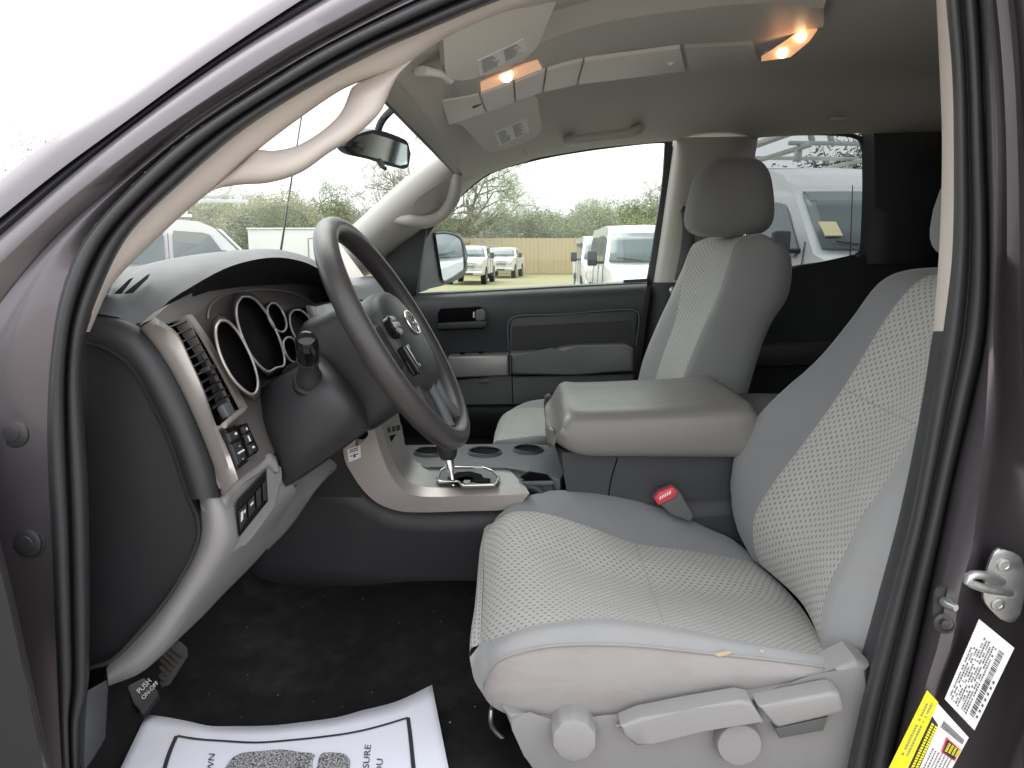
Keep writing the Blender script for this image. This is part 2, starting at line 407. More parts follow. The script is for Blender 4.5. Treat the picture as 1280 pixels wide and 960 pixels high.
def quads(name, qs, mat, parent=None, kind=None):
    verts, faces = [], []
    for q in qs:
        k = len(verts); verts += q; faces.append(tuple(range(k, k+len(q))))
    return link_mesh(name, verts, faces, mat, parent, False, kind=kind)
def text_mesh(name, s, place, mat, parent=None, size=1.0):
    """lettering: place maps flat letter coordinates (x, y) to a point in space"""
    cu = bpy.data.curves.new('lettering', 'FONT'); cu.body = s; cu.size = size; cu.resolution_u = 3
    tmp = bpy.data.objects.new('lettering', cu); COL.objects.link(tmp)
    me = bpy.data.meshes.new_from_object(tmp.evaluated_get(bpy.context.evaluated_depsgraph_get()))
    bpy.data.objects.remove(tmp)
    for v in me.vertices: v.co = place(v.co.x, v.co.y)
    me.materials.clear(); me.materials.append(MATS[mat]); me.name = name
    o = bpy.data.objects.new(name, me); COL.objects.link(o); attach(o, parent); return o

# ================================================================== the truck's cab
cab = thing('pickup_truck', 'dark purple-grey pickup truck cab whose driver side doorway frames the view', 'truck', (0.3, 1.6, 0))
def dd(py): return 0.80+max(0.0, (400-py))/400*0.10
def PL(pts, off):                             # the door opening leans inwards towards the roof
    return [W(x, y, dd(y)+off) for x, y in pts]
c0 = [(-140, 330), (-60, 274), (0, 225), (75, 165), (157, 112), (240, 52), (325, -5), (430, -70), (560, -140)]
c1 = [(-140, 385), (-60, 320), (0, 272), (75, 212), (150, 157), (225, 102), (300, 50), (375, 1), (470, -58), (590, -125)]
c2 = [(-140, 412), (-60, 346), (0, 296), (75, 231), (150, 170), (225, 114), (300, 63), (400, 3), (490, -50), (610, -115)]
c3 = [(-140, 452), (-60, 380), (0, 326), (75, 257), (150, 199), (225, 146), (337, 72), (400, 35), (461, 1), (540, -40), (640, -85)]
c4 = [(-130, 960), (-115, 700), (-85, 540), (-40, 440), (15, 360), (75, 292), (150, 227), (240, 153), (337, 91), (400, 54), (480, 12), (560, -28), (660, -70)]
c5 = [(82, 1010), (77, 960), (69, 787), (64, 660), (60, 590), (59, 525), (63, 450), (76, 368), (101, 305), (150, 246), (225, 177), (337, 102), (400, 63), (480, 22), (540, -6), (640, -45), (760, -80)]
c6 = [(102, 1010), (100, 900), (110, 862), (112, 800), (112, 700), (110, 600), (105, 520), (103, 470), (108, 415), (126, 362), (161, 294), (225, 230), (300, 166), (375, 117), (480, 61), (524, 42), (610, 6), (700, -25), (800, -50)]
loft('roof_rail', [[p+Vector((0, .10, .005)) for p in PL(c0, .10)], PL(c0, 0.10), PL(c0, 0.042), mixc(PL(c0, 0.042), PL(c1, 0.02), 0.5, Vector((0, -0.006, 0))), PL(c1, 0.02), mixc(PL(c1, 0.02), PL(c2, 0.03), 0.3, Vector((0, 0.02, 0)))], 'truck_paint', cab, n=50)
loft('drip_moulding', [mixc(PL(c1, 0.02), PL(c2, 0.02), 0.05, Vector((0, 0.014, 0))), mixc(PL(c1, 0.02), PL(c2, 0.02), 0.5, Vector((0, 0.006, 0))), mixc(PL(c1, 0.02), PL(c2, 0.02), 1.0, Vector((0, 0.014, 0)))], 'rubber', cab, n=50, cross=4)
loft('door_frame', [mixc(PL(c1, 0.05), PL(c2, 0.05), .8), PL(c2, 0.022), mixc(PL(c2, 0.022), PL(c3, 0.012), 0.5, Vector((0, -0.003, 0))), PL(c3, 0.012), mixc(PL(c3, 0.012), PL(c4[3:], 0.032), 0.12, Vector((0, -0.001, 0))), PL(c4[3:], 0.034), mixc(PL(c4[3:], 0.06), PL(c5[6:], 0.07), .2)], 'truck_paint', cab, n=50, angle=50)
mid45 = mixc(PL(c4, 0.032), PL(c5, 0.034), 0.5, Vector((0, -0.004, 0)), 60)
loft('hinge_pillar', [PL(c4, 0.031), mid45, PL(c5, 0.04)], 'truck_paint', cab, n=70, cross=3)
sa, sb = PL(c5, 0.04), PL(c6, 0.062)
loft('door_seal', [sa]+[mixc(sa, sb, f, Vector((0, p, 0)), 80) for f, p in ((0.04, -0.018), (0.2, -0.032), (0.36, -0.03), (0.46, -0.014), (0.5, 0.0), (0.55, -0.018), (0.72, -0.026), (0.9, -0.018), (0.98, 0.0))]+[mixc(sa, sb, 1.0, Vector((0, 0.03, 0)), 80)], 'rubber', cab, n=90, cross=2, angle=180)
# the fender edge low at the left, nearer to the photographer
fe = [S([(-160, 560, .70), (-150, 800, .68), (-140, 1010, .66)]), S([(-24, 640, .72), (0, 712, .715), (52, 950, .70), (66, 1010, .70)]), S([(-20, 640, .725), (4, 712, .722), (56, 950, .707), (70, 1010, .707)]), S([(-10, 640, .80), (10, 712, .80), (62, 950, .80), (76, 1010, .80)])]
loft('fender_liner', fe[:2], 'dark_plastic', cab, n=20)
loft('fender_edge', fe[1:], 'truck_paint', cab, n=20, angle=25)
for bx, by, br in ((20, 540, .020), (37, 677, .019)):
    c = W(bx, by, 0.840)
    hb = lathe('hinge_bolt', [(br*1.2, -.004), (br*1.15, .002), (br, .003), (br*.95, .006), (br*.8, .008), (br*.55, .0085), (br*.5, .010), (br*.3, .0105)], c, (0, -1, 0.05), 'rubber', cab)
# near pillar trim and its grab handle
t_in = [(112, 415), (139, 357), (187, 305), (240, 256), (280, 224), (322, 186), (337, 174), (382, 141), (431, 109), (462, 97), (505, 80), (550, 50), (620, 18), (700, -8), (800, -35)]
t_out = c6[8:]
pt = loft('pillar_trim', [PL(t_out, 0.072), mixc(PL(t_out, 0.072), PL(t_in, 0.10), 0.3, Vector((0, -0.004, 0))), mixc(PL(t_out, 0.072), PL(t_in, 0.10), 0.8, Vector((0, -0.003, 0))), PL(t_in, 0.102), PL(t_in, 0.17)], 'pillar_beige', cab, n=60, cross=3)
def PH(pts, off): return [W(x, y, dd(y)+off) for x, y in pts]
h_in = [(292, 214), (308, 200), (322, 188), (340, 189), (372, 182), (405, 162), (424, 144), (433, 128), (437, 116), (440, 109), (447, 104)]
h_out = [(246, 252), (270, 236), (300, 230), (337, 227), (375, 215), (410, 191), (440, 172), (474, 140), (487, 112), (497, 94), (518, 73)]
a_, b_ = PH(h_in, .100), PH(h_out, .102)
def hrow(f, dy):
    o = mixc(a_, b_, f); return [nearer(p, .004*(1-e)+dy*e) for p, e in zip(o, [min(1, 8*min(i, 39-i)/39) for i in range(40)])]
loft('grab_handle', [hrow(.06, .03), hrow(0, 0), hrow(.2, -.010), hrow(.5, -.014), hrow(.82, -.010), hrow(1, 0), hrow(.94, .03), hrow(.5, .04), hrow(.06, .03)], 'pillar_beige', pt, n=60, cross=4, angle=180)
# near B-pillar
b0 = [(1168, -60), (1170, 0), (1174, 90), (1177, 180), (1174, 300), (1166, 414), (1149, 520), (1121, 655), (1092, 761), (1071, 840), (1049, 956), (1040, 1010)]
b1 = [(1177, -60), (1182, 0), (1190, 90), (1192, 180), (1190, 320), (1179, 414), (1165, 500), (1139, 645), (1114, 740), (1092, 820), (1062, 950), (1050, 1010)]
b2 = [(1218, -60), (1224, 0), (1229, 90), (1232, 180), (1236, 300), (1233, 416), (1212, 510), (1190, 600), (1174, 675), (1152, 780), (1134, 862), (1113, 960), (1103, 1010)]
b3 = [(1230, -60), (1236, 0), (1243, 90), (1247, 180), (1246, 300), (1241, 416), (1240, 520), (1229, 600), (1216, 686), (1199, 740), (1190, 800), (1172, 850), (1142, 960), (1130, 1010)]
b4 = [(1236, -60), (1244, 0), (1252, 90), (1256, 180), (1256, 300), (1254, 416), (1254, 520), (1244, 600), (1232, 690), (1222, 750), (1212, 800), (1195, 850), (1165, 960), (1150, 1010)]
b5 = [(1248, -60), (1258, 0), (1266, 90), (1270, 180), (1273, 300), (1276, 416), (1282, 520), (1296, 640), (1300, 750), (1290, 850), (1250, 960), (1230, 1010)]
b6 = [(1320, -60), (1330, 0), (1340, 90), (1345, 180), (1350, 300), (1352, 416), (1355, 520), (1360, 640), (1360, 750), (1350, 850), (1320, 960), (1300, 1010)]
loft('b_pillar_trim', [[p+Vector((.05, .05, 0)) for p in S(b0[:6], .97)], S(b0[:6], .955), mixc(S(b0[:6], .955), S(b1[:6], .90), 0.5, Vector((0, -0.006, 0))), S(b1[:6], .90)], 'pillar_beige', cab, n=24, cross=3)
loft('b_pillar_lower_trim', [[p+Vector((.05, .05, 0)) for p in S(b0[5:], .97)], S(b0[5:], .955), mixc(S(b0[5:], .955), S(b1[5:], .90), 0.5, Vector((0, -0.008, 0))), S(b1[5:], .90)], 'charcoal_plastic', cab, n=30, cross=3)
sa, sb = S(b1, .895), S(b2, .87)
loft('rear_door_seal', [sa]+[mixc(sa, sb, f, Vector((0, p, 0)), 60) for f, p in ((.05, -.016), (.22, -.024), (.4, -.018), (.48, -.004), (.54, -.014), (.75, -.022), (.93, -.014), (.99, 0))]+[mixc(sa, sb, 1, Vector((0, .02, 0)), 60)], 'rubber', cab, n=60, cross=2, angle=180)
jamb = loft('b_pillar_jamb', [S(b2, .875), mixc(S(b2, .86), S(b3, .80), .25), mixc(S(b2, .86), S(b3, .80), .85), S(b3, .812), S(b4, .858), mixc(S(b4, .862), S(b5, .862), .5), S(b5, .858), mixc(S(b5, .84), S(b6, .78), .3, Vector((0, -.02, 0))), S(b6, .78)], 'truck_paint', cab, n=60, cross=2, angle=60)
# bolt in its pit on the jamb
pit = prism('bolt_pit', resample(S([(1169, 742), (1176, 734), (1190, 736), (1197, 748), (1195, 775), (1186, 788), (1173, 788), (1167, 776)], .822)+S([(1169, 742)], .822), 24)[:-1], (0, .004, 0), 'rubber', cab)
tube('bolt_stud', [W(1180, 752, .82), W(1190, 758, .80), W(1195, 760, .795)], [.006, .006, .004], 'zinc', pit, n=6)
lathe('grommet', [(.0125, 0), (.0125, .004), (.009, .006), (.008, .003), (.005, .003), (.005, .007), (.002, .008)], W(1180, 778, .82), (-.2, -1, .1), 'rubber', pit)
# roof lining
EDGE = [(-.30, 1.70), (-.2, 1.735), (-.1, 1.768), (0, 1.80), (.2, 1.832), (.44, 1.852), (1.0, 1.872), (1.6, 1.87)]
def edge_z(x):
    for (x0, z0), (x1, z1) in zip(EDGE, EDGE[1:]):
        if x <= x1: return z0+(z1-z0)*(x-x0)/(x1-x0)
    return EDGE[-1][1]
def roof_z(x, y):
    zc = 1.752+0.215*(1-math.exp(-max(0, x+.215)/.19))
    s = min(1.0, abs(y-1.68)/.70); k = max(0.0, (s-.45)/.55); k = k*k*(3-2*k)
    return zc+(min(zc, edge_z(x)+(.03 if y < 1.6 else 0))-zc)*k
rows = []
for j in range(34):
    y = 0.99+(2.38-0.99)*j/33
    rows.append([Vector((x, y, roof_z(x, y))) for x in [-.215+1.60*(i/39)**1.3 for i in range(40)]])
roof = loft('roof_lining', rows, 'headliner', cab, n=40, smooth_along=False, angle=180)
rb = bvh_of(roof)
box('roof_skin', (-.22, .92, 1.985), (1.5, 2.40, 2.01), 'truck_paint', cab, .01)
tube('header_trim', [Vector((-.240, .98, 1.743)), Vector((-.243, 1.3, 1.746)), Vector((-.245, 1.62, 1.748)), Vector((-.243, 1.95, 1.746)), Vector((-.240, 2.26, 1.744))], .003, 'rubber', cab, n=16, sides=8)
loft('header_strip', [[Vector((-.205, y, z+.006)) for y, z in ((.99, 1.750), (1.3, 1.752), (1.62, 1.753), (1.95, 1.752), (2.27, 1.750))], [Vector((-.222, y, z)) for y, z in ((.98, 1.742), (1.3, 1.744), (1.62, 1.745), (1.95, 1.744), (2.27, 1.742))], [Vector((-.238, y, z)) for y, z in ((.98, 1.742), (1.3, 1.744), (1.62, 1.745), (1.95, 1.744), (2.27, 1.742))]], 'pillar_grey', cab, n=20)
prism('roof_front_skin', [Vector((-.240, .95, 1.750)), Vector((-.240, 2.3, 1.750)), Vector((-.20, 2.34, 2.0)), Vector((-.20, .92, 2.0))], (-.015, 0, .004), 'truck_paint', cab)
# windscreen, inner curve bowed forwards
wa = [W(x, y, dd(y)+0.17) for x, y in ((85, 450), (112, 412), (139, 357), (187, 305), (240, 256), (322, 186), (382, 141), (431, 110), (488, 78))]
wb = S([(412, 330, 2.32), (440, 297, 2.30), (449, 287, 2.30), (512, 230, 2.28), (560, 194, 2.26), (575, 180, 2.25)])
loft('windscreen', [wa]+[mixc(wa, wb, f, Vector((-.09*math.sin(math.pi*f), 0, .01*math.sin(math.pi*f)))) for f in (.2, .4, .6, .8)]+[wb], 'clear_glass', cab, n=24, cross=2, angle=180)
# far A-pillar trim
fu = S([(425, 305, 2.30), (449, 284, 2.29), (512, 228, 2.27), (560, 193, 2.24), (600, 170, 2.20), (640, 158, 2.2)])
fl = S([(455, 345, 2.40), (480, 322, 2.40), (524, 289, 2.40), (556, 263, 2.40), (591, 229, 2.39), (617, 212, 2.385), (662, 199, 2.38)])
fa = loft('far_pillar_trim', [[p+Vector((-.02, .05, .02)) for p in fu], fu, mixc(fu, fl, .3, Vector((0, -.05, 0))), mixc(fu, fl, .75, Vector((0, -.055, 0))), fl, [p+Vector((0, .04, 0)) for p in fl]], 'pillar_grey', cab, n=40, cross=4)
fb = bvh_of(fa)
prism('handle_recess', [hit(fb, x, y, .003) for x, y in ((516, 264), (518, 252), (535, 238), (556, 226), (563, 228), (564, 238), (556, 251), (540, 261), (525, 267))], (0, .002, 0), 'pillar_grey', fa, smooth_outline=30)
hp = [hit(fb, x, y, l) for x, y, l in ((494, 277, -.01), (508, 274, .006), (526, 274, .012), (545, 266, .014), (559, 251, .014), (567, 235, .01), (571, 221, .0), (574, 210, -.02))]
tube('far_grab_handle', hp, [.010, .021, .022, .021, .021, .022, .019, .010], 'pillar_grey', fa, n=40, sides=14)
# far B-pillar, belt and rear side of the cab
bl = S([(846, 172, 2.38), (840, 215, 2.38), (829, 290, 2.385), (819, 353, 2.39)]); br = S([(948, 170, 2.38), (938, 230, 2.38), (925, 300, 2.39), (915, 353, 2.39)])
loft('far_b_pillar_trim', [[p+Vector((0, .05, 0)) for p in bl], bl, mixc(bl, br, .12, Vector((0, -.045, 0))), mixc(bl, br, .6, Vector((0, -.06, 0))), br], 'pillar_grey', cab, n=16, cross=3)
bl2 = S([(815, 353.5, 2.40), (803, 440, 2.40), (794, 520, 2.41), (786, 640, 2.41)]); br2 = S([(915, 353.5, 2.39), (910, 440, 2.39), (905, 520, 2.40), (900, 640, 2.40)])
loft('far_b_pillar_lower_trim', [bl2, mixc(bl2, br2, .12, Vector((0, -.05, 0))), mixc(bl2, br2, .6, Vector((0, -.065, 0))), br2], 'dark_plastic', cab, n=16, cross=3)
prism('door_gap_seal', S([(780, 350), (850, 346), (850, 640), (770, 640)], 2.435), (0, .02, 0), 'rubber', cab)
rear = prism('rear_door_panel', S([(905, 352), (992, 335), (1067, 323), (1075, 318), (1200, 296), (1220, 660), (900, 660)], 2.40), (0, .06, 0), 'dark_plastic', cab, .012)
prism('armrest', S([(935, 434), (1040, 428), (1046, 434), (1046, 456), (935, 460)], 2.33), (0, .07, 0), 'charcoal_plastic', rear, .012)
loft('rear_corner_trim', [S([(1079, 160, 2.46), (1080, 240, 2.46), (1077, 330, 2.46)]), S([(1079, 160, 2.40), (1080, 240, 2.40), (1076, 330, 2.40)]), S([(1130, 160, 2.37), (1130, 240, 2.37), (1130, 330, 2.38)]), S([(1240, 150, 2.36), (1240, 240, 2.36), (1240, 340, 2.38)])], 'dark_plastic', cab, n=14, cross=3)
tube('rear_window_seal', S([(905, 353, 2.425), (913, 200, 2.42), (926, 176, 2.42), (942, 170, 2.42), (1065, 169, 2.42), (1077, 176, 2.42), (1076, 312, 2.42), (1067, 322, 2.42), (992, 335, 2.425), (905, 353, 2.425)]), .008, 'rubber', cab, n=60, sides=8)
prism('rear_side_window', S([(900, 360), (910, 168), (1085, 162), (1084, 330)], 2.44), (0, .004, 0), 'privacy_glass', cab)
box('rear_cab_wall', (1.40, .84, .75), (1.44, 2.46, 1.93), 'seat_dark', cab, .01)
rd = box('near_rear_door', (.60, .775, .50), (1.50, .81, 1.30), 'truck_paint', cab, .012, 3)
box('inner_panel', (.66, .885, .75), (1.42, .92, 1.30), 'dark_plastic', rd, .01)
prism('door_window', [Vector((.62, .83, 1.28)), Vector((1.48, .83, 1.28)), Vector((1.44, .90, 1.80)), Vector((.66, .90, 1.80))], (0, .004, 0), 'privacy_glass', rd)
tube('window_frame', [Vector((.62, .82, 1.30)), Vector((.64, .895, 1.80)), Vector((.72, .905, 1.86)), Vector((1.36, .905, 1.86)), Vector((1.44, .895, 1.80)), Vector((1.48, .82, 1.30))], .03, 'truck_paint', rd, n=40, sides=10, smooth=False)
box('roof_side', (-.15, .90, 1.87), (1.5, .99, 1.99), 'truck_paint', cab, .03, 3)
box('outer_rear_corner', (1.12, 2.47, .6), (1.44, 2.50, 1.93), 'truck_paint', cab, .01)
# floor, tunnel, bulkhead
frows = []
for j in range(26):
    y = .86+(2.44-.86)*j/25; r = []
    for i in range(50):
        x = -1.05+2.45*i/49
        z = .765+.035*max(0, min(1, (y-1.1)/.3))
        if x < -.55: z += (-.55-x)*1.1*min(1, (-.55-x)/.15)
        z += .004*math.sin(9*x+4*y)*math.sin(7*y-3*x)
        r.append(Vector((x, y, z)))
    frows.append(r)
loft('floor_carpet', frows, 'carpet', cab, n=50, smooth_along=False, angle=180)
rngc = random.Random(5); crumbs = []
for k in range(34):
    x, y = rngc.uniform(-.55, .05), rngc.uniform(1.0, 1.4); z = .765+.035*max(0, min(1, (y-1.1)/.3))+.006
    s = rngc.uniform(.0006, .0017); a = rngc.uniform(0, 3.14); ca, sa_ = math.cos(a)*s, math.sin(a)*s
    crumbs.append([Vector((x+ca, y+sa_, z)), Vector((x-sa_, y+ca, z+s)), Vector((x-ca, y-sa_, z)), Vector((x+sa_, y-ca, z+s*.5))])
cr = quads('carpet_crumbs', crumbs, 'shingle', None, 'stuff'); tag(cr, 'pale crumbs of grit scattered over the black carpet', 'grit'); cr['kind'] = 'stuff'
prism('bulkhead', [Vector((-1.0, .86, .7)), Vector((-1.0, 2.45, .7)), Vector((-.95, 2.45, 1.36)), Vector((-.95, .86, 1.36))], (-.04, 0, 0), 'dark_plastic', cab)
box('rocker_sill', (-.62, .80, .66), (.75, .885, .752), 'truck_paint', cab, .02, 3)
loft('sill_trim', [S([(103, 866, .868), (99, 900, .868), (97, 960, .868), (96, 1010, .868)]), S([(110, 863, .865), (107, 900, .865), (105, 960, .865), (104, 1010, .865)]), S([(133, 850, .93), (132, 900, .93), (131, 960, .92), (130, 1010, .91)]), S([(136, 850, 1.0), (135, 900, 1.0), (134, 960, 1.0), (133, 1010, 1.0)])], 'slate_plastic', cab, n=12, angle=30)
box('cowl', (-1.25, .9, 1.22), (-.80, 2.36, 1.30), 'truck_paint', cab, .03, 3)
tube('mast_antenna', [W(346, 345, 2.75), W(353, 300, 2.75), W(366, 214, 2.75), W(378, 138, 2.75), W(382, 105, 2.75)], [.006, .0035, .003, .003], 'gloss_black', cab, n=12, sides=6)

# the driver's own door, swung open past the left edge of the picture
hx, hy = Vector((-.64, .80, 0)), Vector((-1.02, -.22, 0)); dr = (hy-hx).normalized(); dn_ = Vector((-dr.y, dr.x, 0)); dn_ = dn_ if dn_.x > 0 else -dn_
od = prism('driver_door', [hx+Vector((0, 0, .52)), hy+Vector((0, 0, .52)), hy+Vector((0, 0, 1.27)), hx+Vector((0, 0, 1.30))], -dn_*.14, 'charcoal_plastic', cab, .02, 3)
prism('door_skin', [p-dn_*.142 for p in (hx+Vector((0, 0, .50)), hy+Vector((0, 0, .50)), hy+Vector((0, 0, 1.28)), hx+Vector((0, 0, 1.31)))], -dn_*.02, 'truck_paint', od)
prism('door_glass', [p-dn_*.07 for p in (hx+dr*.10+Vector((0, 0, 1.28)), hy+Vector((0, 0, 1.27)), hy+dr*-.03+Vector((0, 0, 1.82)), hx+dr*.55+Vector((0, 0, 1.80)))], -dn_*.004, 'clear_glass', od)
tube('door_glass_frame', [p-dn_*.07 for p in (hx+dr*.06+Vector((0, 0, 1.30)), hx+dr*.54+Vector((0, 0, 1.82)), hy+dr*-.03+Vector((0, 0, 1.84)), hy+Vector((0, 0, 1.26)))], .022, 'rubber', od, n=30, smooth=False)

# ================================================================== dashboard
dash = thing('dashboard', 'dark grey truck dashboard with silver side strip and five black gauges', 'dashboard', (-.5, 1.5, .8))
PN = Vector((.92, 0, .39)).normalized(); PP = W(297, 445, 1.08)        # plane of the instrument face
def I(px, py, off=0.0): return WP(px, py, PP+PN*off, PN)
ep = [(109, 432), (122, 435), (140, 444), (161, 462), (187, 507), (210, 556), (232, 622), (243, 650), (244, 672), (234, 700), (206, 746), (163, 797), (136, 823), (112, 832)]
prism('kick_filler', S([(88, 384), (118, 392), (150, 420), (150, 800), (128, 850), (92, 850)], .962), (0, .02, 0), 'dark_plastic', dash)
prism('end_panel', resample(S(ep, .915), 60), (0, .05, 0), 'dark_plastic', dash)
ep2 = [(108, 428), (126, 431), (144, 440), (165, 458), (191, 503), (214, 552), (236, 618), (248, 648), (249, 674), (238, 704), (210, 751), (167, 803), (138, 829), (110, 838)]
loft('end_panel_border', [S(ep, .918), mixc(S(ep, .90), S(ep2, .90), .5, Vector((0, -.004, 0))), S(ep2, .905), S(ep2, .93)], 'charcoal_plastic', dash, n=70, cross=3)
eo = [(104, 385), (124, 392), (142, 396), (176, 411), (210, 456), (244, 524), (270, 592), (275, 622)]
ei = [(106, 428), (126, 431), (144, 440), (165, 458), (191, 503), (214, 552), (236, 618), (238, 625)]
loft('end_frame', [S(ei, .915), mixc(S(ei, .915), S(eo, .935), .5, Vector((0, -.010, 0))), S(eo, .937), S(eo, .96)], 'charcoal_plastic', dash, n=50, cross=3)
sl = [(175, 411), (210, 457), (244, 525), (270, 592), (277, 620)]; SRD = None; sr = [(193, 397), (221, 420), (237, 452), (254, 490), (267, 527), (284, 565), (297, 600)]
loft('trim_strip', [S(sl, .948), S(sl, .937), mixc(S(sl, .937), [I(x, y, .004) for x, y in sr], .5, Vector((0, -.005, 0))), [I(x, y, .004) for x, y in sr], [I(x, y, -.02) for x, y in sr]], 'satin_silver', dash, n=40, cross=2, angle=60)
# outer air vent
vl = [I(x, y, .0) for x, y in ((209, 404), (226, 428), (240, 460), (258, 497), (279, 531))]; vr = [I(x, y, .0) for x, y in ((233, 396), (252, 426), (275, 467), (299, 512))]
back = Vector((-.035, .02, -.01))
vent = loft('air_vent', [vl, [p+back for p in vl], [p+back for p in vr], vr], 'gauge_black', dash, n=20)
L_, R_ = resample(vl, 40), resample(vr, 40)
for k in range(11):
    f = 1.5+k*3.1; a, b_ = L_[int(f)].lerp(L_[int(f)+1], f % 1), R_[int(f)].lerp(R_[int(f)+1], f % 1)
    X = (b_-a).normalized(); Z = PN; Y = Z.cross(X).normalized(); Z = X.cross(Y)
    rbox('slat', ((a+b_)/2-PN*.012, X, Y, Z), ((b_-a).length*.97, .0022, .022), 'charcoal_plastic', vent, .0008, 1)
for k in (1, 4, 7):
    f = 3+k*3.6; c = L_[int(f)].lerp(R_[int(f)], .5)-PN*.026
    rbox('vane', (c, Vector((0, 1, 0)), Vector((-.4, 0, .9)).normalized(), PN), (.002, .05, .016), 'charcoal_plastic', vent, .0006, 1)
c = L_[20].lerp(R_[20], .55)+PN*.002; rbox('tab', (c, Vector((0, 1, 0)), Vector((-.4, 0, .9)).normalized(), PN), (.022, .007, .016), 'charcoal_plastic', vent, .002)
c = L_[36].lerp(R_[36], .5)-PN*.002; rbox('thumb_wheel', (c, Vector((0, 1, 0)), Vector((-.4, 0, .9)).normalized(), PN), (.026, .02, .012), 'slate_plastic', vent, .003)
vf = [I(x, y) for x, y in ((231, 395), (252, 424), (276, 466), (302, 513))]; vf2 = [I(x, y) for x, y in ((237, 394), (258, 424), (282, 466), (307, 511))]
loft('vent_frame', [[p-PN*.02 for p in vf], [p+PN*.003 for p in vf], [p+PN*.004 for p in vf2], [p-PN*.012 for p in vf2]], 'satin_silver', vent, n=30, angle=50)
tube('vent_frame_foot', [I(304, 512, .004), I(291, 522, .004), I(280, 532, .004)], .0042, 'satin_silver', vent, n=8)
# instrument face
face = [(236, 393), (238, 372), (262, 364), (319, 356), (375, 352), (415, 352), (432, 372), (436, 400), (438, 440), (440, 500), (345, 566), (337, 569), (316, 585), (298, 601), (284, 566), (279, 535), (305, 514), (282, 466), (258, 424)]
prism('vent_lintel', [I(x, y, -.010) for x, y in ((190, 399), (212, 380), (240, 366), (244, 398), (234, 396), (209, 405))], -PN*.02, 'taupe_panel', dash)
prism('instrument_face', [I(x, y, -.012) for x, y in face], -PN*.03, 'taupe_panel', dash)
tube('shroud_edge', [I(x, y, -.008) for x, y in ((260, 398), (262, 384), (277, 371), (305, 363.5), (338, 362), (371, 368), (397, 382), (422, 403))], .0016, 'satin_silver', dash, n=40, sides=6)
G = {1: [(275, 401), (270, 410), (271, 428), (278, 450), (290, 472), (304, 487), (315, 493), (321, 488), (322, 474), (316, 452), (306, 430), (294, 411), (284, 402)],
     2: [(302, 371), (296, 381), (296, 398), (303, 422), (315, 446), (333, 464), (345, 460), (355, 456), (354, 440), (346, 416), (334, 393), (320, 376), (311, 371)],
     3: [(338, 379), (334, 386), (336, 398), (343, 410), (351, 415), (357, 411), (357, 400), (352, 388), (345, 380)],
     4: [(366, 388), (362, 395), (364, 411), (372, 426), (382, 435), (392, 436), (396, 426), (393, 410), (385, 396), (375, 388)],
     5: [(358, 422), (354, 428), (356, 440), (362, 450), (370, 453), (374, 447), (373, 436), (368, 426), (363, 422)]}
for k, o_ in G.items():
    ctr = (sum(p[0] for p in o_)/len(o_), sum(p[1] for p in o_)/len(o_))
    def ring(s, off): return [I(ctr[0]+(x-ctr[0])*s, ctr[1]+(y-ctr[1])*s, off) for x, y in o_+[o_[0]]]
    nn = 60
    g = loft('gauge_housing', [ring(1.16, -.012), ring(1.09, .012), ring(1.03, .026)], 'taupe_panel', dash, n=nn, cross=3)
    prism('gauge_glass', resample(ring(.98, .016), 40)[:-1], -PN*.003, 'gauge_black', g)
    tube('gauge_rim', ring(1.0, .027), .0020, 'satin_silver', g, n=nn, sides=8, closed=True)
# hood over the gauges and the padded top
t0 = S([(95, 395, .94), (118, 372, .97), (142, 356, 1.0), (206, 334, 1.06), (262, 319, 1.12), (337, 311, 1.26), (367, 315, 1.36), (394, 326, 1.48), (420, 347, 1.62), (445, 356, 1.9), (470, 345, 2.3)])
tm = S([(98, 398, .925), (128, 385, .945), (160, 369, .98), (215, 346, 1.03), (270, 326, 1.09), (337, 316, 1.22), (370, 319, 1.33), (397, 330, 1.44), (424, 352, 1.58), (452, 362, 1.85), (484, 350, 2.26)])
t1 = S([(104, 393, .925), (140, 394, .935), (176, 406, .95), (210, 377, .985), (240, 358, 1.02), (285, 334, 1.08), (337, 322, 1.18), (375, 326, 1.29), (401, 338, 1.4), (430, 364, 1.55), (462, 376, 1.8), (498, 362, 2.25)])
t2 = [W(104, 396, .93), W(140, 398, .94), W(176, 411, .958)]+[I(x, y, -.02) for x, y in ((210, 387), (262, 369), (319, 361), (375, 357), (409, 360), (428, 372))]+[W(470, 400, 1.8), W(506, 392, 2.25)]
pad = loft('top_pad', [[p+Vector((-.30, .02, -.10)) for p in t0], [p+Vector((-.10, .02, -.012)) for p in t0], t0, tm, t1], 'slate_plastic', dash, n=70, cross=4, angle=180)
loft('hood_underside', [t1, mixc(t1, t2, .5, Vector((-.006, 0, .004)), 70), t2], 'dark_plastic', dash, n=70, cross=2, angle=180)
pb = bvh_of(pad)
for q in (((131, 374), (141, 356), (146, 355), (138, 373)), ((143, 374), (163, 356), (168, 354), (152, 373)), ((155, 373), (184, 352), (189, 349), (186, 355), (166, 372))):
    pts = [hit(pb, x, y, .009) for x, y in q]
    if all(pts): prism('defroster_slot', pts, (0, .001, -.0005), 'gauge_black', pad)
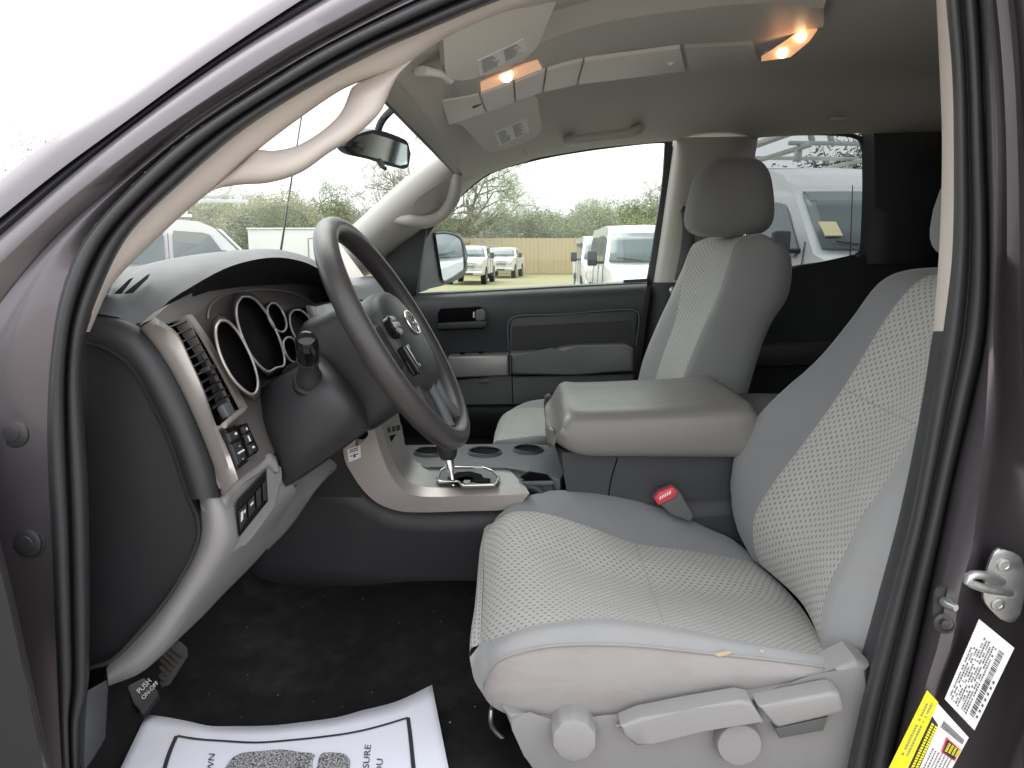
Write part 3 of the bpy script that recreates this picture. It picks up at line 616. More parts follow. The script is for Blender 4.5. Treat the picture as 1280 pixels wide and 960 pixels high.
# dash beyond the wheel: centre vents, stack and passenger pad
prism('passenger_pad', [Vector((-.44, 1.5, 1.26)), Vector((-.44, 2.34, 1.26)), Vector((-.50, 2.34, 1.425)), Vector((-.50, 1.5, 1.425))], (-.2, 0, -.02), 'slate_plastic', dash, .02, 3)
prism('glove_box', [Vector((-.43, 1.84, .98)), Vector((-.43, 2.34, .98)), Vector((-.437, 2.34, 1.25)), Vector((-.437, 1.84, 1.25))], (-.25, 0, 0), 'charcoal_plastic', dash, .012)
cs = prism('centre_stack', [Vector((-.33, 1.42, 1.02)), Vector((-.33, 1.82, 1.02)), Vector((-.43, 1.82, 1.40)), Vector((-.43, 1.42, 1.40))], (-.02, 0, 0), 'console_silver', dash, .008)
prism('stack_case', [Vector((-.355, 1.43, 1.0)), Vector((-.355, 1.81, 1.0)), Vector((-.452, 1.81, 1.39)), Vector((-.452, 1.43, 1.39))], (-.2, 0, 0), 'dark_plastic', dash)
for k, y in enumerate((1.50, 1.72)): lathe('dial', [(.034, 0), (.033, .012), (.028, .02), (.02, .021)], Vector((-.385, y, 1.24)), (.95, 0, .3), 'charcoal_plastic', cs)
cv = prism('centre_vent', [I(x, y, -.004) for x, y in ((402, 369), (420, 366), (446, 392), (432, 402))], -PN*.01, 'gauge_black', dash)
for k in range(5):
    a, b_ = I(405+k*6, 371+k*6.2, .0), I(421+k*5.6, 368+k*5.8, .0)
    X = (b_-a).normalized(); Y = PN.cross(X).normalized(); rbox('slat', ((a+b_)/2, X, Y, PN), ((b_-a).length, .003, .012), 'charcoal_plastic', cv, .001, 1)
prism('hazard_button', [I(x, y, .004) for x, y in ((391, 366), (396, 365), (421, 391), (418, 393))], -PN*.012, 'charcoal_plastic', dash, .002)
prism('clock_button', [I(x, y, .002) for x, y in ((420, 397), (424, 395), (430, 404), (427, 406))], -PN*.012, 'charcoal_plastic', dash, .002)
# upper switches
def switch_plate(pts, mat='gloss_black', off=.0): return prism('switch_panel', [I(x, y, off) for x, y in pts], -PN*.012, mat, dash, .0015)
sp1 = switch_plate([(282, 537), (295, 530), (311, 577), (298, 587)]); sp2 = switch_plate([(303, 530), (309, 528), (324, 561), (322, 566), (313, 571), (305, 545)])
for q in (((286, 541), (296, 537), (300, 547), (290, 552)), ((290, 555), (301, 551), (309, 572), (299, 581))): prism('switch', [I(x, y, .0035) for x, y in q], -PN*.006, 'charcoal_plastic', sp1, .003)
quads('switch_icon', [[I(x, y, .0042) for x, y in q] for q in (((293, 541), (296, 540), (297, 543), (294, 544)), ((297, 566), (305, 561), (306, 563), (298, 568)), ((299, 557), (300, 556.5), (300.5, 558), (299.5, 558.5)), ((303, 573), (304, 572.5), (304.5, 574), (303.5, 574.5)))], 'white_print', sp1, 'stuff')
for q in (((304, 533), (309, 531), (312, 538), (307, 541)), ((307, 543), (313, 540), (317, 550), (311, 554)), ((312, 556), (318, 553), (322, 562), (315, 567))): prism('switch', [I(x, y, .003) for x, y in q], -PN*.006, 'charcoal_plastic', sp2, .002)
quads('switch_icon', [[I(x, y, .0036) for x, y in q] for q in (((307, 535), (309, 534), (310, 537), (308, 538)), ((309, 545), (311, 544), (314, 551), (312, 552)), ((315, 558), (318, 557), (319, 559), (316, 561)))], 'white_print', sp2, 'stuff')
# light grey lower panel
l0 = [(249, 624), (251, 640), (251, 672), (240, 702), (210, 751), (167, 803), (138, 829), (133, 835)]
l1 = [(281, 620), (290, 640), (292, 672), (275, 708), (238, 764), (208, 808), (172, 840), (136, 857)]
l1b = [(296, 612), (298, 640), (299, 675), (283, 708), (248, 758), (214, 806), (180, 838), (138, 856)]
l2 = [(352, 600), (370, 612), (352, 650), (337, 681), (277, 745), (243, 780), (226, 792), (150, 850)]
low = loft('lower_panel', [S(l0, .935), mixc(S(l0, .925), S(l1, .955), .5, Vector((0, -.012, 0))), S(l1, .955), S(l1b, .98), [W(x, y, d) for (x, y), d in zip(l2, (1.10, 1.14, 1.18, 1.17, 1.10, 1.04, 1.01, .97))]], 'light_plastic', dash, n=50, cross=4, angle=180)
loft('lower_panel_collar', [S([(249, 625, .935), (262, 623, .94), (275, 621, .945), (288, 605, .965), (300, 590, .985), (320, 577, 1.02), (337, 567, 1.05), (346, 571, 1.07)]), S([(252, 640, .93), (266, 637, .935), (283, 634, .945), (293, 618, .965), (306, 603, .98), (324, 590, 1.01), (338, 582, 1.04), (350, 590, 1.06)])], 'light_plastic', dash, n=40, thick=.012)
bz = [(290, 628), (304, 606), (330, 584), (340, 586), (341, 628), (318, 652), (299, 676), (291, 668)]
low2 = prism('lower_switch_bezel', [W(x, y, .965+(x-290)*.0018) for x, y in [(284, 622), (300, 598), (330, 574), (346, 572), (352, 590), (350, 618), (334, 646), (306, 682), (294, 690), (288, 660)]], (-.03, .03, -.01), 'light_plastic', dash, .008, 3, smooth_outline=40)
sw = prism('lower_switch_panel', [W(x, y, .950+(x-290)*.0018) for x, y in ((296, 629), (333, 589), (335, 627), (299, 672))], (-.01, .03, 0), 'gloss_black', dash, .002)
for q in (((298, 640), (308, 629), (309, 650), (300, 664)), ((310, 628), (318, 618), (319, 637), (311, 648)), ((320, 615), (326, 608), (327, 630), (321, 636)), ((328, 606), (332, 600), (334, 624), (329, 628))):
    prism('switch', [W(x, y, .945+(x-290)*.0018) for x, y in q], (-.004, .01, 0), 'charcoal_plastic', sw, .0015)
quads('switch_icon', [[W(x, y, .9445+(x-290)*.0018) for x, y in q] for q in (((301, 641), (304, 638), (304, 649), (301, 653)), ((305, 638), (307, 636), (307, 640), (305, 642)), ((313, 630), (317, 626), (317, 629), (313, 633)))], 'white_print', sw, 'stuff')
loft('knee_beam', [S([(349, 614, 1.14), (362, 600, 1.18), (390, 580, 1.28), (425, 556, 1.40)]), S([(336, 660, 1.15), (352, 640, 1.2), (378, 605, 1.3), (412, 573, 1.42)]), S([(334, 684, 1.16), (360, 657, 1.22), (392, 612, 1.32), (424, 580, 1.44)]), S([(334, 684, 1.3), (360, 657, 1.35), (392, 612, 1.44), (424, 580, 1.5)])], 'light_plastic', dash, n=20, cross=3)
loft('knee_slot', [S([(345, 640, 1.16), (352, 615, 1.18), (372, 602, 1.25)]), S([(342, 648, 1.155), (352, 636, 1.17), (366, 618, 1.23)])], 'gauge_black', dash, n=8)
# steering column cover
A_ = S([(310, 500, 1.19), (316, 530, 1.15), (330, 575, 1.13), (346, 613, 1.14)]); B_ = S([(328, 484, 1.12), (338, 525, 1.07), (355, 570, 1.06), (366, 604, 1.09)])
C_ = S([(360, 466, 1.08), (376, 505, 1.045), (393, 548, 1.045), (404, 579, 1.08)]); D_ = S([(397, 445, 1.09), (420, 478, 1.05), (442, 510, 1.05), (452, 544, 1.09)])
E_ = S([(402, 438, 1.2), (428, 468, 1.15), (458, 508, 1.13), (470, 530, 1.16)])
loft('column_cover', [A_, B_, C_, D_, E_], 'charcoal_plastic', dash, n=24, cross=5, angle=180, thick=.006)
loft('column_underside', [[A_[3], B_[3], C_[3], D_[3], E_[3]], [p+Vector((-.02, .12, -.01)) for p in (A_[3], B_[3], C_[3], D_[3], E_[3])], [p+Vector((-.04, .26, .0)) for p in (A_[3], B_[3], C_[3], D_[3], E_[3])]], 'dark_plastic', dash, n=20)
loft('column_top', [[A_[0], B_[0], C_[0], D_[0], E_[0]], [p+Vector((-.01, .1, .0)) for p in (A_[0], B_[0], C_[0], D_[0], E_[0])], [p+Vector((-.04, .24, -.01)) for p in (A_[0], B_[0], C_[0], D_[0], E_[0])]], 'dark_plastic', dash, n=20)
sb_, st_ = W(387, 474, 1.06), W(383, 424, .985)
ax = (st_-sb_); Ls = ax.length
stalk = lathe('indicator_stalk', [(.019, -.01), (.020, .004), (.0185, .012), (.0155, .02), (.0135, Ls*.42), (.0145, Ls*.47), (.0165, Ls*.5), (.0165, Ls*.55)], sb_, ax, 'charcoal_plastic', dash)
lathe('stalk_knob', [(.0155, Ls*.55), (.0162, Ls*.62), (.0165, Ls*.85), (.0155, Ls*.97), (.012, Ls*1.03), (.006, Ls*1.05)], sb_, ax, 'gloss_black', stalk)
lathe('stalk_boot', [(.026, -.012), (.0255, -.003), (.022, .0)], sb_, ax, 'dark_plastic', stalk)

# ================================================================== steering wheel
RW = .200; TA = math.radians(30)
wc = W(497, 417, 1.2); wn = Vector((math.cos(TA), 0, math.sin(TA))); wv = Vector((-math.sin(TA), 0, math.cos(TA))); wu = Vector((0, 1, 0))
wheel = thing('steering_wheel', 'black leather steering wheel with round hub pad and oval emblem', 'steering wheel', tuple(wc))
def SW(u, v, n=0.0): return wc+wu*u+wv*v+wn*n
tube('rim', [SW(RW*math.cos(a), RW*math.sin(a)) for a in [2*math.pi*i/96 for i in range(97)]], .0192, 'leather', wheel, n=97, sides=16, closed=True, flat=.95, smooth=False)
# domed pad
pr, pf = [], []
def pad_r(a):
    c_, s_ = abs(math.cos(a)), abs(math.sin(a)); w_, h_ = .098, (.082 if math.sin(a) > 0 else .105)
    e = 2.6; return 1/(((c_/w_)**e+(s_/h_)**e)**(1/e))
NR, NA = 9, 48; pv = []
for i in range(NR):
    f = i/(NR-1)
    for k in range(NA):
        a = 2*math.pi*k/NA; r = pad_r(a)*math.sin(f*math.pi/2)*1.0 if f < 1 else pad_r(a)
        pv.append(SW(r*math.cos(a), r*math.sin(a)-.006, -.004+.034*math.cos(f*math.pi/2)**.55))
for k in range(NA):
    a = 2*math.pi*k/NA; r = pad_r(a)*.97; pv.append(SW(r*math.cos(a), r*math.sin(a)-.006, -.035))
for i in range(NR):
    for k in range(NA): pf.append((i*NA+k, i*NA+(k+1) % NA, (i+1)*NA+(k+1) % NA, (i+1)*NA+k))
hub = link_mesh('hub_pad', pv, pf, 'charcoal_plastic', wheel, True, None, 60)
def ell(cu, cv_, a, b_, n_=.031, k=28): return [SW(cu+a*math.cos(2*math.pi*i/k), cv_+b_*math.sin(2*math.pi*i/k), n_) for i in range(k+1)]
em = tube('emblem', ell(0, .004, .031, .021), .0024, 'bright_metal', hub, n=40, sides=8, closed=True)
tube('emblem_bar', ell(0, .010, .021, .008, .0315), .0020, 'bright_metal', em, n=30, sides=6, closed=True)
tube('emblem_loop', ell(0, .004, .009, .020, .0315), .0020, 'bright_metal', em, n=30, sides=6, closed=True)
# spokes: two at the sides, a broad one below
def spoke(u0, v0, u1, v1, w0, w1, th=.022, mat='charcoal_plastic', nm='spoke', dn=-.006):
    a, b_ = SW(u0, v0, dn), SW(u1, v1, dn-.004); Z = (b_-a).normalized(); X = wn.cross(Z).normalized(); Y = Z.cross(X)
    return rbox(nm, ((a+b_)/2, X, Y, Z), (w0, th, (b_-a).length), mat, wheel, .009, 4, taper=(w1/w0, .9))
sl_ = spoke(-.07, -.012, -.19, -.006, .085, .062); spoke(.07, -.012, .19, -.006, .085, .062)
sb2 = spoke(-.045, -.08, -.075, -.188, .050, .060); spoke(.045, -.08, .075, -.188, .050, .060)
tube('spoke_insert', [SW(-.03, -.10, .006), SW(-.03, -.14, .004), SW(-.05, -.176, .004)], .010, 'slate_plastic', wheel, n=10)
tube('spoke_insert', [SW(.03, -.10, .006), SW(.03, -.14, .004), SW(.05, -.176, .004)], .010, 'slate_plastic', wheel, n=10)
for u, v, r in ((-.085, .012, .020),):
    q = lathe('control_pad', [(r, 0), (r, .008), (r*.85, .011), (r*.5, .012)], SW(u, v, .012), wn, 'gloss_black', wheel)
    for a in range(4): lathe('button', [(.0052, 0), (.005, .004), (.003, .005)], SW(u+.011*math.cos(a*math.pi/2), v+.011*math.sin(a*math.pi/2), .022), wn, 'alloy', q, 12)
bar = rbox('switch_bar', (SW(-.088, -.045, .014), wu, wv, wn), (.022, .05, .016), 'gloss_black', wheel, .004)
for v in (-.028, -.062): quads('icon', [[SW(-.082, v, .0225), SW(-.078, v, .0225), SW(-.078, v+.006, .0225), SW(-.082, v+.006, .0225)]], 'white_print', bar)
rbox('control_pad', (SW(.088, -.01, .012), wu, wv, wn), (.026, .06, .014), 'gloss_black', wheel, .004)
rbox('column_shroud', (SW(0, -.012, -.075), wu, wv, wn), (.19, .21, .10), 'dark_plastic', wheel, .03, 4, taper=(.92, .92))
rbox('column_neck', (SW(0, -.03, -.15), wu, wv, wn), (.14, .15, .09), 'dark_plastic', wheel, .02, 3)

# ================================================================== centre console
con = thing('centre_console', 'grey centre console with silver shifter surround, cup holders and padded armrest lid', 'console', (.1, 1.6, .8))
cb = [(428, 545), (431, 575), (441, 594), (455, 614), (474, 630), (500, 639), (525, 640.5), (580, 639), (633, 637), (648, 633)]
ct = [(466, 520), (469, 540), (478, 570), (490, 597), (503, 612), (518, 619), (540, 621), (580, 620), (630, 619), (662, 617)]
ce = [(474, 515), (479, 540), (487, 565), (499, 590), (512, 603), (528, 608), (550, 609.5), (590, 609.5), (630, 609), (657, 608.5)]
loft('trim_side', [S(cb, 1.43), S(cb, 1.405), S(ct, 1.40), S(ce, 1.425)], 'satin_silver', con, n=60, angle=30)
cf = [(497, 512, 1.50), (503, 540, 1.52), (508, 560, 1.54), (516, 573, 1.55), (528, 580, 1.555), (560, 582, 1.555), (600, 582, 1.555), (632, 582.5, 1.555)]
loft('trim_top', [S(ce, 1.425), mixc(S(ce, 1.425), S(cf), .5), S(cf)], 'console_silver', con, n=50, angle=180)
# gate of the shifter
zc_ = W(590, 596, 1.48).z
def T(px, py, dz=0.0): return WZ(px, py, zc_+.001+dz)
go = [(546, 598), (551, 588), (558, 584), (606, 585), (616, 589), (624, 597), (619, 606), (577, 607), (573, 602), (549, 602)]
gate = prism('shift_gate', [T(x, y, .002) for x, y in go], (0, 0, -.006), 'grey_plastic', con)
tube('gate_rim', [T(x, y, .003) for x, y in go+[go[0]]], .0028, 'bright_metal', gate, n=80, sides=8, smooth=False)
prism('gate_slot', [T(x, y, .0045) for x, y in ((559, 597), (572, 590), (588, 589), (602, 593), (604, 597), (613, 598), (613, 603), (600, 603), (590, 601), (592, 597), (582, 595), (572, 598), (566, 602))], (0, 0, -.001), 'gauge_black', gate)
prism('gate_plate', [T(x, y, .0052) for x, y in ((580, 600), (588, 600), (587, 604), (579, 604))], (0, 0, -.001), 'console_silver', gate)
# body of the console with cup holders
zt = zc_+.006
def K(px, py, dz=0.0): return WZ(px, py, zt+dz)
top = prism('console_top', [K(x, y) for x, y in ((497, 566), (514, 580), (536, 584), (632, 584), (652, 588), (700, 600), (720, 560), (690, 556), (650, 554), (500, 556))], (0, 0, -.05), 'slate_plastic', con, .004)
for cx, cy, rx in ((538, 566, .040), (606, 566, .041), (660, 563, .037)):
    c = K(cx, cy)
    cup = lathe('cup_holder', [(rx, -.0008), (rx, .004), (rx*.93, .0045), (rx*.90, .0015)], c, (0, 0, 1), 'slate_plastic', con)
    lathe('well', [(rx*.90, .0), (rx*.90, .0022)], c, (0, 0, 1), 'gauge_black', cup)
    tube('well_rim', [c+Vector((rx*.9*math.cos(a), rx*.9*math.sin(a), .005)) for a in [2*math.pi*i/40 for i in range(41)]], .0025, 'charcoal_plastic', cup, n=41, sides=6, closed=True, smooth=False)
loft('console_side', [S([(330, 560, 1.43), (420, 590, 1.43), (445, 602, 1.43), (474, 630, 1.435), (525, 640, 1.44), (640, 636, 1.44), (760, 632, 1.43), (1010, 620, 1.43)]), S([(330, 640, 1.435), (420, 660, 1.435), (445, 668, 1.435), (474, 680, 1.44), (525, 690, 1.45), (640, 690, 1.45), (760, 690, 1.44), (1010, 690, 1.44)]), S([(300, 745, 1.44), (400, 745, 1.44), (445, 745, 1.44), (474, 745, 1.45), (525, 745, 1.46), (640, 745, 1.46), (760, 745, 1.45), (1010, 745, 1.45)])], 'charcoal_plastic', con, n=40, cross=2, thick=.02, angle=180)
# step beside the seat with its coin tray
loft('side_step', [S([(632, 584, 1.54), (655, 585, 1.53), (676, 592, 1.50), (692, 606, 1.45), (700, 640, 1.43)]), S([(640, 596, 1.50), (660, 597, 1.49), (676, 604, 1.46), (684, 612, 1.44), (690, 640, 1.43)]), S([(652, 609, 1.45), (664, 610, 1.44), (674, 612, 1.43), (680, 616, 1.43), (684, 640, 1.43)])], 'charcoal_plastic', con, n=16, cross=2, thick=.01)
prism('coin_tray', S([(650, 597), (662, 590), (684, 594), (692, 601), (660, 602)], 1.455), (0, .02, -.004), 'gauge_black', con, .003)
prism('tray_lip', S([(648, 602), (690, 601), (694, 604), (690, 607), (655, 608)], 1.45), (0, .03, -.004), 'slate_plastic', con, .003)
bx = prism('storage_box', S([(694, 560), (706, 600), (716, 660), (720, 720), (980, 720), (980, 555), (940, 560)], 1.432), (0, .36, 0), 'door_plastic', con, .01)
tube('box_seam', S([(772, 572, 1.4305), (764, 600, 1.4305), (758, 640, 1.4305)]), .0012, 'gauge_black', bx, n=10, sides=6)
# lid: sections from the front end to the rear
ax0, ax1 = W(690, 540, 1.45).x, W(952, 520, 1.45).x
zl0, zl1 = W(745, 571, 1.40).z, W(745, 512, 1.45).z
lid_secs = []
for i in range(15):
    f = i/14; x = ax0+(ax1-ax0)*f
    e = max(0, 1-abs(f-.5)*2); rd = min(1, e*11); rd = math.sqrt(1-(1-rd)**2)           # rounded ends
    zb = zl0+(.028*(1-min(1, f*6))**1.5); zt_ = zl1-.045*(1-rd)-.012*math.cos(f*2.2)+.01
    y0, y1 = 1.395+.02*(1-rd), 1.805-.02*(1-rd); r = .020
    sec = [(y0+.012, zb), (y0+.004, zb+.006), (y0, zb+.03), (y0+.002, zt_-r*1.6), (y0+.010, zt_-r*.45), (y0+r*1.6, zt_+.001), (y0+.11, zt_+.004), ((y0+y1)/2, zt_+.005), (y1-.11, zt_+.004), (y1-r*1.6, zt_+.001), (y1-.010, zt_-r*.45), (y1-.002, zt_-r*1.6), (y1, zb+.03), (y1-.012, zb)]
    lid_secs.append([Vector((x, y, z)) for y, z in sec])
def shrink(sec, s, dx):
    c = sum(sec, Vector())/len(sec); return [c+(p-c)*s+Vector((dx, 0, 0)) for p in sec]
lid = loft('armrest_lid', [shrink(lid_secs[0], .05, -.012), shrink(lid_secs[0], .7, -.012), shrink(lid_secs[0], .93, -.007)]+lid_secs+[shrink(lid_secs[-1], .93, .006), shrink(lid_secs[-1], .05, .01)], 'vinyl_armrest', con, n=50, cross=2, angle=180)
rbox('lid_latch', (W(687, 523, 1.62), *AX), (.012, .07, .03), 'dark_plastic', con, .004)
prism('rear_tray', [Vector((ax1+.02, 1.5, zl1-.03)), Vector((ax1+.16, 1.5, zl1-.03)), Vector((ax1+.16, 1.80, zl1-.03)), Vector((ax1+.02, 1.80, zl1-.03))], (0, 0, -.12), 'slate_plastic', con, .008)
# slots on the lower stack
ss = prism('stack_slot', S([(485, 535, 1.45), (502, 531, 1.52), (506, 556, 1.53), (490, 576, 1.46)]), (-.02, .0, 0), 'console_silver', con)
prism('slot_opening', S([(488, 545, 1.447), (501, 540, 1.515), (503, 552, 1.525), (491, 567, 1.455)]), (-.004, 0, 0), 'gauge_black', ss)
for k in range(3): prism('stack_button', S([(484+k*6, 535-k*1.5, 1.445+k*.022), (488+k*6, 534-k*1.5, 1.455+k*.022), (489+k*6, 540-k*1.5, 1.455+k*.022), (485+k*6, 542-k*1.5, 1.445+k*.022)]), (-.006, 0, 0), 'charcoal_plastic', ss, .001)

lever = thing('gear_lever', 'black gear lever with chrome shaft rising from the silver shift gate', 'gear lever', tuple(T(566, 600)))
ga, gb = T(566, 602, .0), W(560, 571, 1.46)
lathe('shaft', [(.0045, -.01), (.0055, .02), (.0095, (gb-ga).length*.55), (.0105, (gb-ga).length)], ga, gb-ga, 'bright_metal', lever, 18)
gk = W(556, 520, 1.46); lathe('knob', [(.015, -.004), (.019, .004), (.023, (gk-gb).length*.3), (.024, (gk-gb).length*.7), (.018, (gk-gb).length)], gb, gk-gb, 'charcoal_plastic', lever)

# ================================================================== seats
def grid_bump(amp, fx, fy):
    def f(p): return p+Vector((0, 0, amp*math.sin(fx*p.x+2*p.y)*math.sin(fy*p.y)))
    return f
seat = thing('driver_seat', 'worn light grey cloth driver seat with dotted inserts and plastic side levers', 'seat', tuple(W(800, 900, 1.2)))
kf0 = S([(640, 655, 1.47), (664, 640, 1.48), (692, 632, 1.485), (737, 632, 1.485), (775, 638, 1.485), (820, 650, 1.485), (880, 680, 1.48), (945, 715, 1.46)])
kf = S([(630, 642, 1.40), (645, 627, 1.425), (662, 619, 1.44), (692, 613, 1.44), (737, 614, 1.44), (775, 619, 1.44), (820, 630, 1.44), (880, 658, 1.43), (915, 674, 1.42), (948, 703, 1.41)])
kb = S([(616, 654, 1.38), (636, 641, 1.385), (660, 639, 1.385), (690, 644, 1.38), (737, 659, 1.375), (794, 679, 1.37), (850, 687, 1.37), (890, 693, 1.37), (942, 704, 1.37), (956, 712, 1.37)])
km = S([(606, 676, 1.30), (628, 674, 1.26), (665, 683, 1.24), (720, 706, 1.23), (800, 728, 1.22), (880, 740, 1.22), (950, 748, 1.22), (1002, 760, 1.22)])
kn = S([(600, 806, .995), (612, 800, .975), (630, 794, .965), (662, 783, .96), (711, 775, .96), (756, 773, .96), (831, 781, .96), (912, 798, .96), (987, 812, .96), (1048, 826, .96)])
cu = loft('cushion', [kb, mixc(kb, km, .5, Vector((0, 0, .004))), km, mixc(km, kn, .5, Vector((0, 0, -.004))), kn], 'seat_insert', seat, n=60, cross=6, angle=180)
# rolled front of the insert, dropping to the carpet
fb0 = [km_ for km_ in (resample([kb[0], mixc(kb, km, .5)[0], km[0], mixc(km, kn, .5)[0], kn[0]], 24))]
ff1 = S([(604, 668, 1.38), (600, 720, 1.24), (594, 768, 1.11), (588, 800, 1.03), (587, 822, .985)])
ff2 = S([(612, 720, 1.38), (608, 770, 1.24), (600, 812, 1.11), (594, 838, 1.02), (593, 850, .975)])
loft('cushion_front', [fb0, mixc(fb0, ff1, .5, Vector((-.006, 0, .004)), 24), ff1, ff2], 'seat_insert', seat, n=30, cross=4, angle=180)
loft('far_bolster', [kf0, kf, mixc(kf, kb, .5, Vector((0, -.004, .008))), kb], 'seat_grey', seat, n=40, cross=4, angle=180)
ks = S([(606, 851, .955), (612, 838, .935), (622, 826, .925), (640, 818, .92), (685, 808, .918), (775, 806, .918), (880, 816, .918), (950, 823, .918), (1025, 833, .92), (1050, 838, .93)])
nb = loft('near_bolster', [kn, mixc(kn, ks, .5, Vector((0, -.006, .010))), ks], 'seat_light', seat, n=50, cross=5, angle=180)
kp = S([(604, 868, .955), (612, 880, .94), (636, 893, .925), (681, 902, .92), (756, 902, .92), (880, 879, .92), (960, 864, .92), (1025, 853, .92), (1052, 842, .93)])
loft('cushion_nose', [S([(587, 822, .985), (593, 850, .975), (604, 868, .955)]), S([(600, 806, .985), (600, 835, .955), (606, 851, .948), ]), S([(612, 800, .968), (614, 830, .938), (612, 848, .932)])], 'seat_light', seat, n=16, cross=4, angle=180)
loft('side_skirt', [ks, mixc(ks, kp, .12, Vector((0, -.004, 0))), mixc(ks, kp, .55, Vector((0, -.012, 0))), kp, [p+Vector((0, .02, -.01)) for p in kp]], 'seat_side_vinyl', seat, n=50, cross=4, angle=180)
tube('piping', [p+Vector((0, -.002, .001)) for p in ks], .0017, 'seat_side_vinyl', seat, n=60, sides=6)
nbv = bvh_of(nb)
for q in (((893, 818), (900, 816), (911, 814), (916, 815.5), (908, 819), (899, 821)), ((950, 814), (953, 812.5), (956, 814), (953, 816))):
    pts = [W(x, y, .914) for x, y in q]
    prism('torn_patch', pts, (0, .002, 0), 'fence_tan', seat)
# backrest
o1 = S([(1215, 333, 1.37), (1175, 334, 1.385), (1137, 337, 1.40), (1115, 343, 1.40), (1096, 356, 1.40), (1062, 401, 1.40), (1025, 446, 1.40), (987, 480, 1.40), (950, 517, 1.405), (927, 547, 1.41), (916, 577, 1.41), (913, 607, 1.41), (916, 640, 1.405), (924, 667, 1.395), (942, 699, 1.38)])
o0 = [p+Vector((.10, .02, -.01)) for p in o1]
o2 = S([(1225, 345, 1.31), (1185, 342, 1.325), (1160, 345, 1.33), (1137, 361, 1.33), (1107, 399, 1.33), (1077, 448, 1.33), (1044, 500, 1.33), (1006, 552, 1.335), (969, 601, 1.34), (946, 638, 1.345), (941, 660, 1.345), (944, 690, 1.345), (950, 705, 1.345)])
o3 = S([(1290, 345, 1.05), (1262, 362, 1.05), (1215, 424, 1.05), (1165, 500, 1.05), (1119, 580, 1.05), (1099, 615, 1.05), (1077, 645, 1.05), (1058, 688, 1.05), (1040, 722, 1.045), (1029, 757, 1.04), (1025, 790, 1.03), (1030, 812, 1.025)])
o4 = S([(1335, 360, .98), (1262, 440, .975), (1200, 530, .97), (1150, 612, .965), (1112, 685, .96), (1082, 745, .96), (1058, 790, .965), (1048, 820, .975)])
o5 = S([(1365, 380, .945), (1300, 470, .94), (1240, 565, .935), (1190, 650, .93), (1145, 735, .93), (1112, 795, .935), (1085, 832, .95)])
o6 = [p+Vector((.10, .01, -.02)) for p in o5]
bkr = loft('backrest', [o2, mixc(o2, o3, .5, Vector((.022, 0, 0))), o3], 'seat_insert', seat, n=60, cross=8, angle=180)
loft('back_far_bolster', [o0, mixc(o0, o1, .6, Vector((-.012, .008, 0))), o1, mixc(o1, o2, .5, Vector((-.006, 0, .003))), o2], 'seat_grey', seat, n=50, cross=4, angle=180)
loft('back_near_bolster', [o3, mixc(o3, o4, .5, Vector((-.012, 0, .004))), o4, mixc(o4, o5, .5, Vector((-.004, -.006, 0))), o5, o6], 'seat_light', seat, n=50, cross=4, angle=180)
stp = [W(1059, 487, 1.318), W(1085, 500, 1.25), W(1118, 516, 1.16), W(1146, 530, 1.10)]
bkb, cub = bvh_of(bkr), bvh_of(cu)
def seam(bv, a, b_, k=16):
    pts = [hit(bv, a[0]+(b_[0]-a[0])*i/k, a[1]+(b_[1]-a[1])*i/k+2*math.sin(3.14*i/k), .0002) for i in range(k+1)]
    pts = [p for p in pts if p]
    if len(pts) > 3: tube('seam', pts, .0010, 'seat_light', seat, n=24, sides=6)
seam(bkb, (1056, 486), (1150, 532)); seam(cub, (795, 681), (830, 779))
hr = W(1230, 255, 1.17)
def headrest(name, c, sz, mat, parent, lean, ax_y=1.0):
    bm = bmesh.new(); bmesh.ops.create_uvsphere(bm, u_segments=28, v_segments=18, radius=1)
    for v in bm.verts:
        p = v.co; e = .56
        q = Vector((math.copysign(abs(p.x)**e, p.x), math.copysign(abs(p.y)**e, p.y), math.copysign(abs(p.z)**e, p.z)))
        q = Vector((q.x*sz[0]*(1-.18*q.z), q.y*sz[1]*(1-.10*abs(q.z)), q.z*sz[2])); q.x += lean*q.z
        v.co = c+q
    me = bpy.data.meshes.new(name); bm.to_mesh(me); bm.free(); me.materials.append(MATS[mat]); me.polygons.foreach_set('use_smooth', [True]*len(me.polygons))
    o = bpy.data.objects.new(name, me); COL.objects.link(o); attach(o, parent); return o
headrest('headrest', W(1262, 258, 1.17), (.075, .125, .085), 'seat_grey', seat, .02)
# plastic side valance with its knob and levers
va = [(628, 888), (660, 898), (700, 903), (756, 902), (820, 890), (880, 878), (960, 863), (1020, 851), (1046, 838), (1072, 826), (1090, 832), (1085, 880), (1066, 960), (1056, 1012), (700, 1012), (676, 985), (655, 945), (640, 912)]
prism('valance', S(va, .902), (0, .05, 0), 'light_plastic', seat, .010, 4)
tube('valance_ridge', [W(x, y, .897) for x, y in ((770, 908), (800, 900), (880, 884), (960, 868), (1035, 852))], [.002, .005, .006, .005, .003], 'light_plastic', seat, n=24)
kn_ = lathe('adjust_knob', [(.0325, -.02), (.0315, 0), (.0305, .012), (.0285, .0165), (.022, .0185), (.008, .019)], W(717, 917, .890), (0, -1, .08), 'light_plastic', seat, 80, 10, .022)
lv = [(776, 909), (800, 899), (860, 887), (925, 876), (940, 879), (956, 903), (952, 907), (880, 914), (815, 930), (796, 934), (780, 921)]
prism('recline_lever', S(lv, .868), (0, .03, 0), 'light_plastic', seat, .008, 4)
lathe('lever_hub', [(.031, -.01), (.031, .006), (.029, .010), (.02, .011)], W(922, 926, .892), (0, -1, .05), 'light_plastic', seat)
l2_ = prism('height_lever', S([(948, 884), (1040, 866), (1051, 869), (1058, 888), (1052, 893), (974, 911), (968, 908)], .866), (0, .03, 0), 'light_plastic', seat, .006, 3)
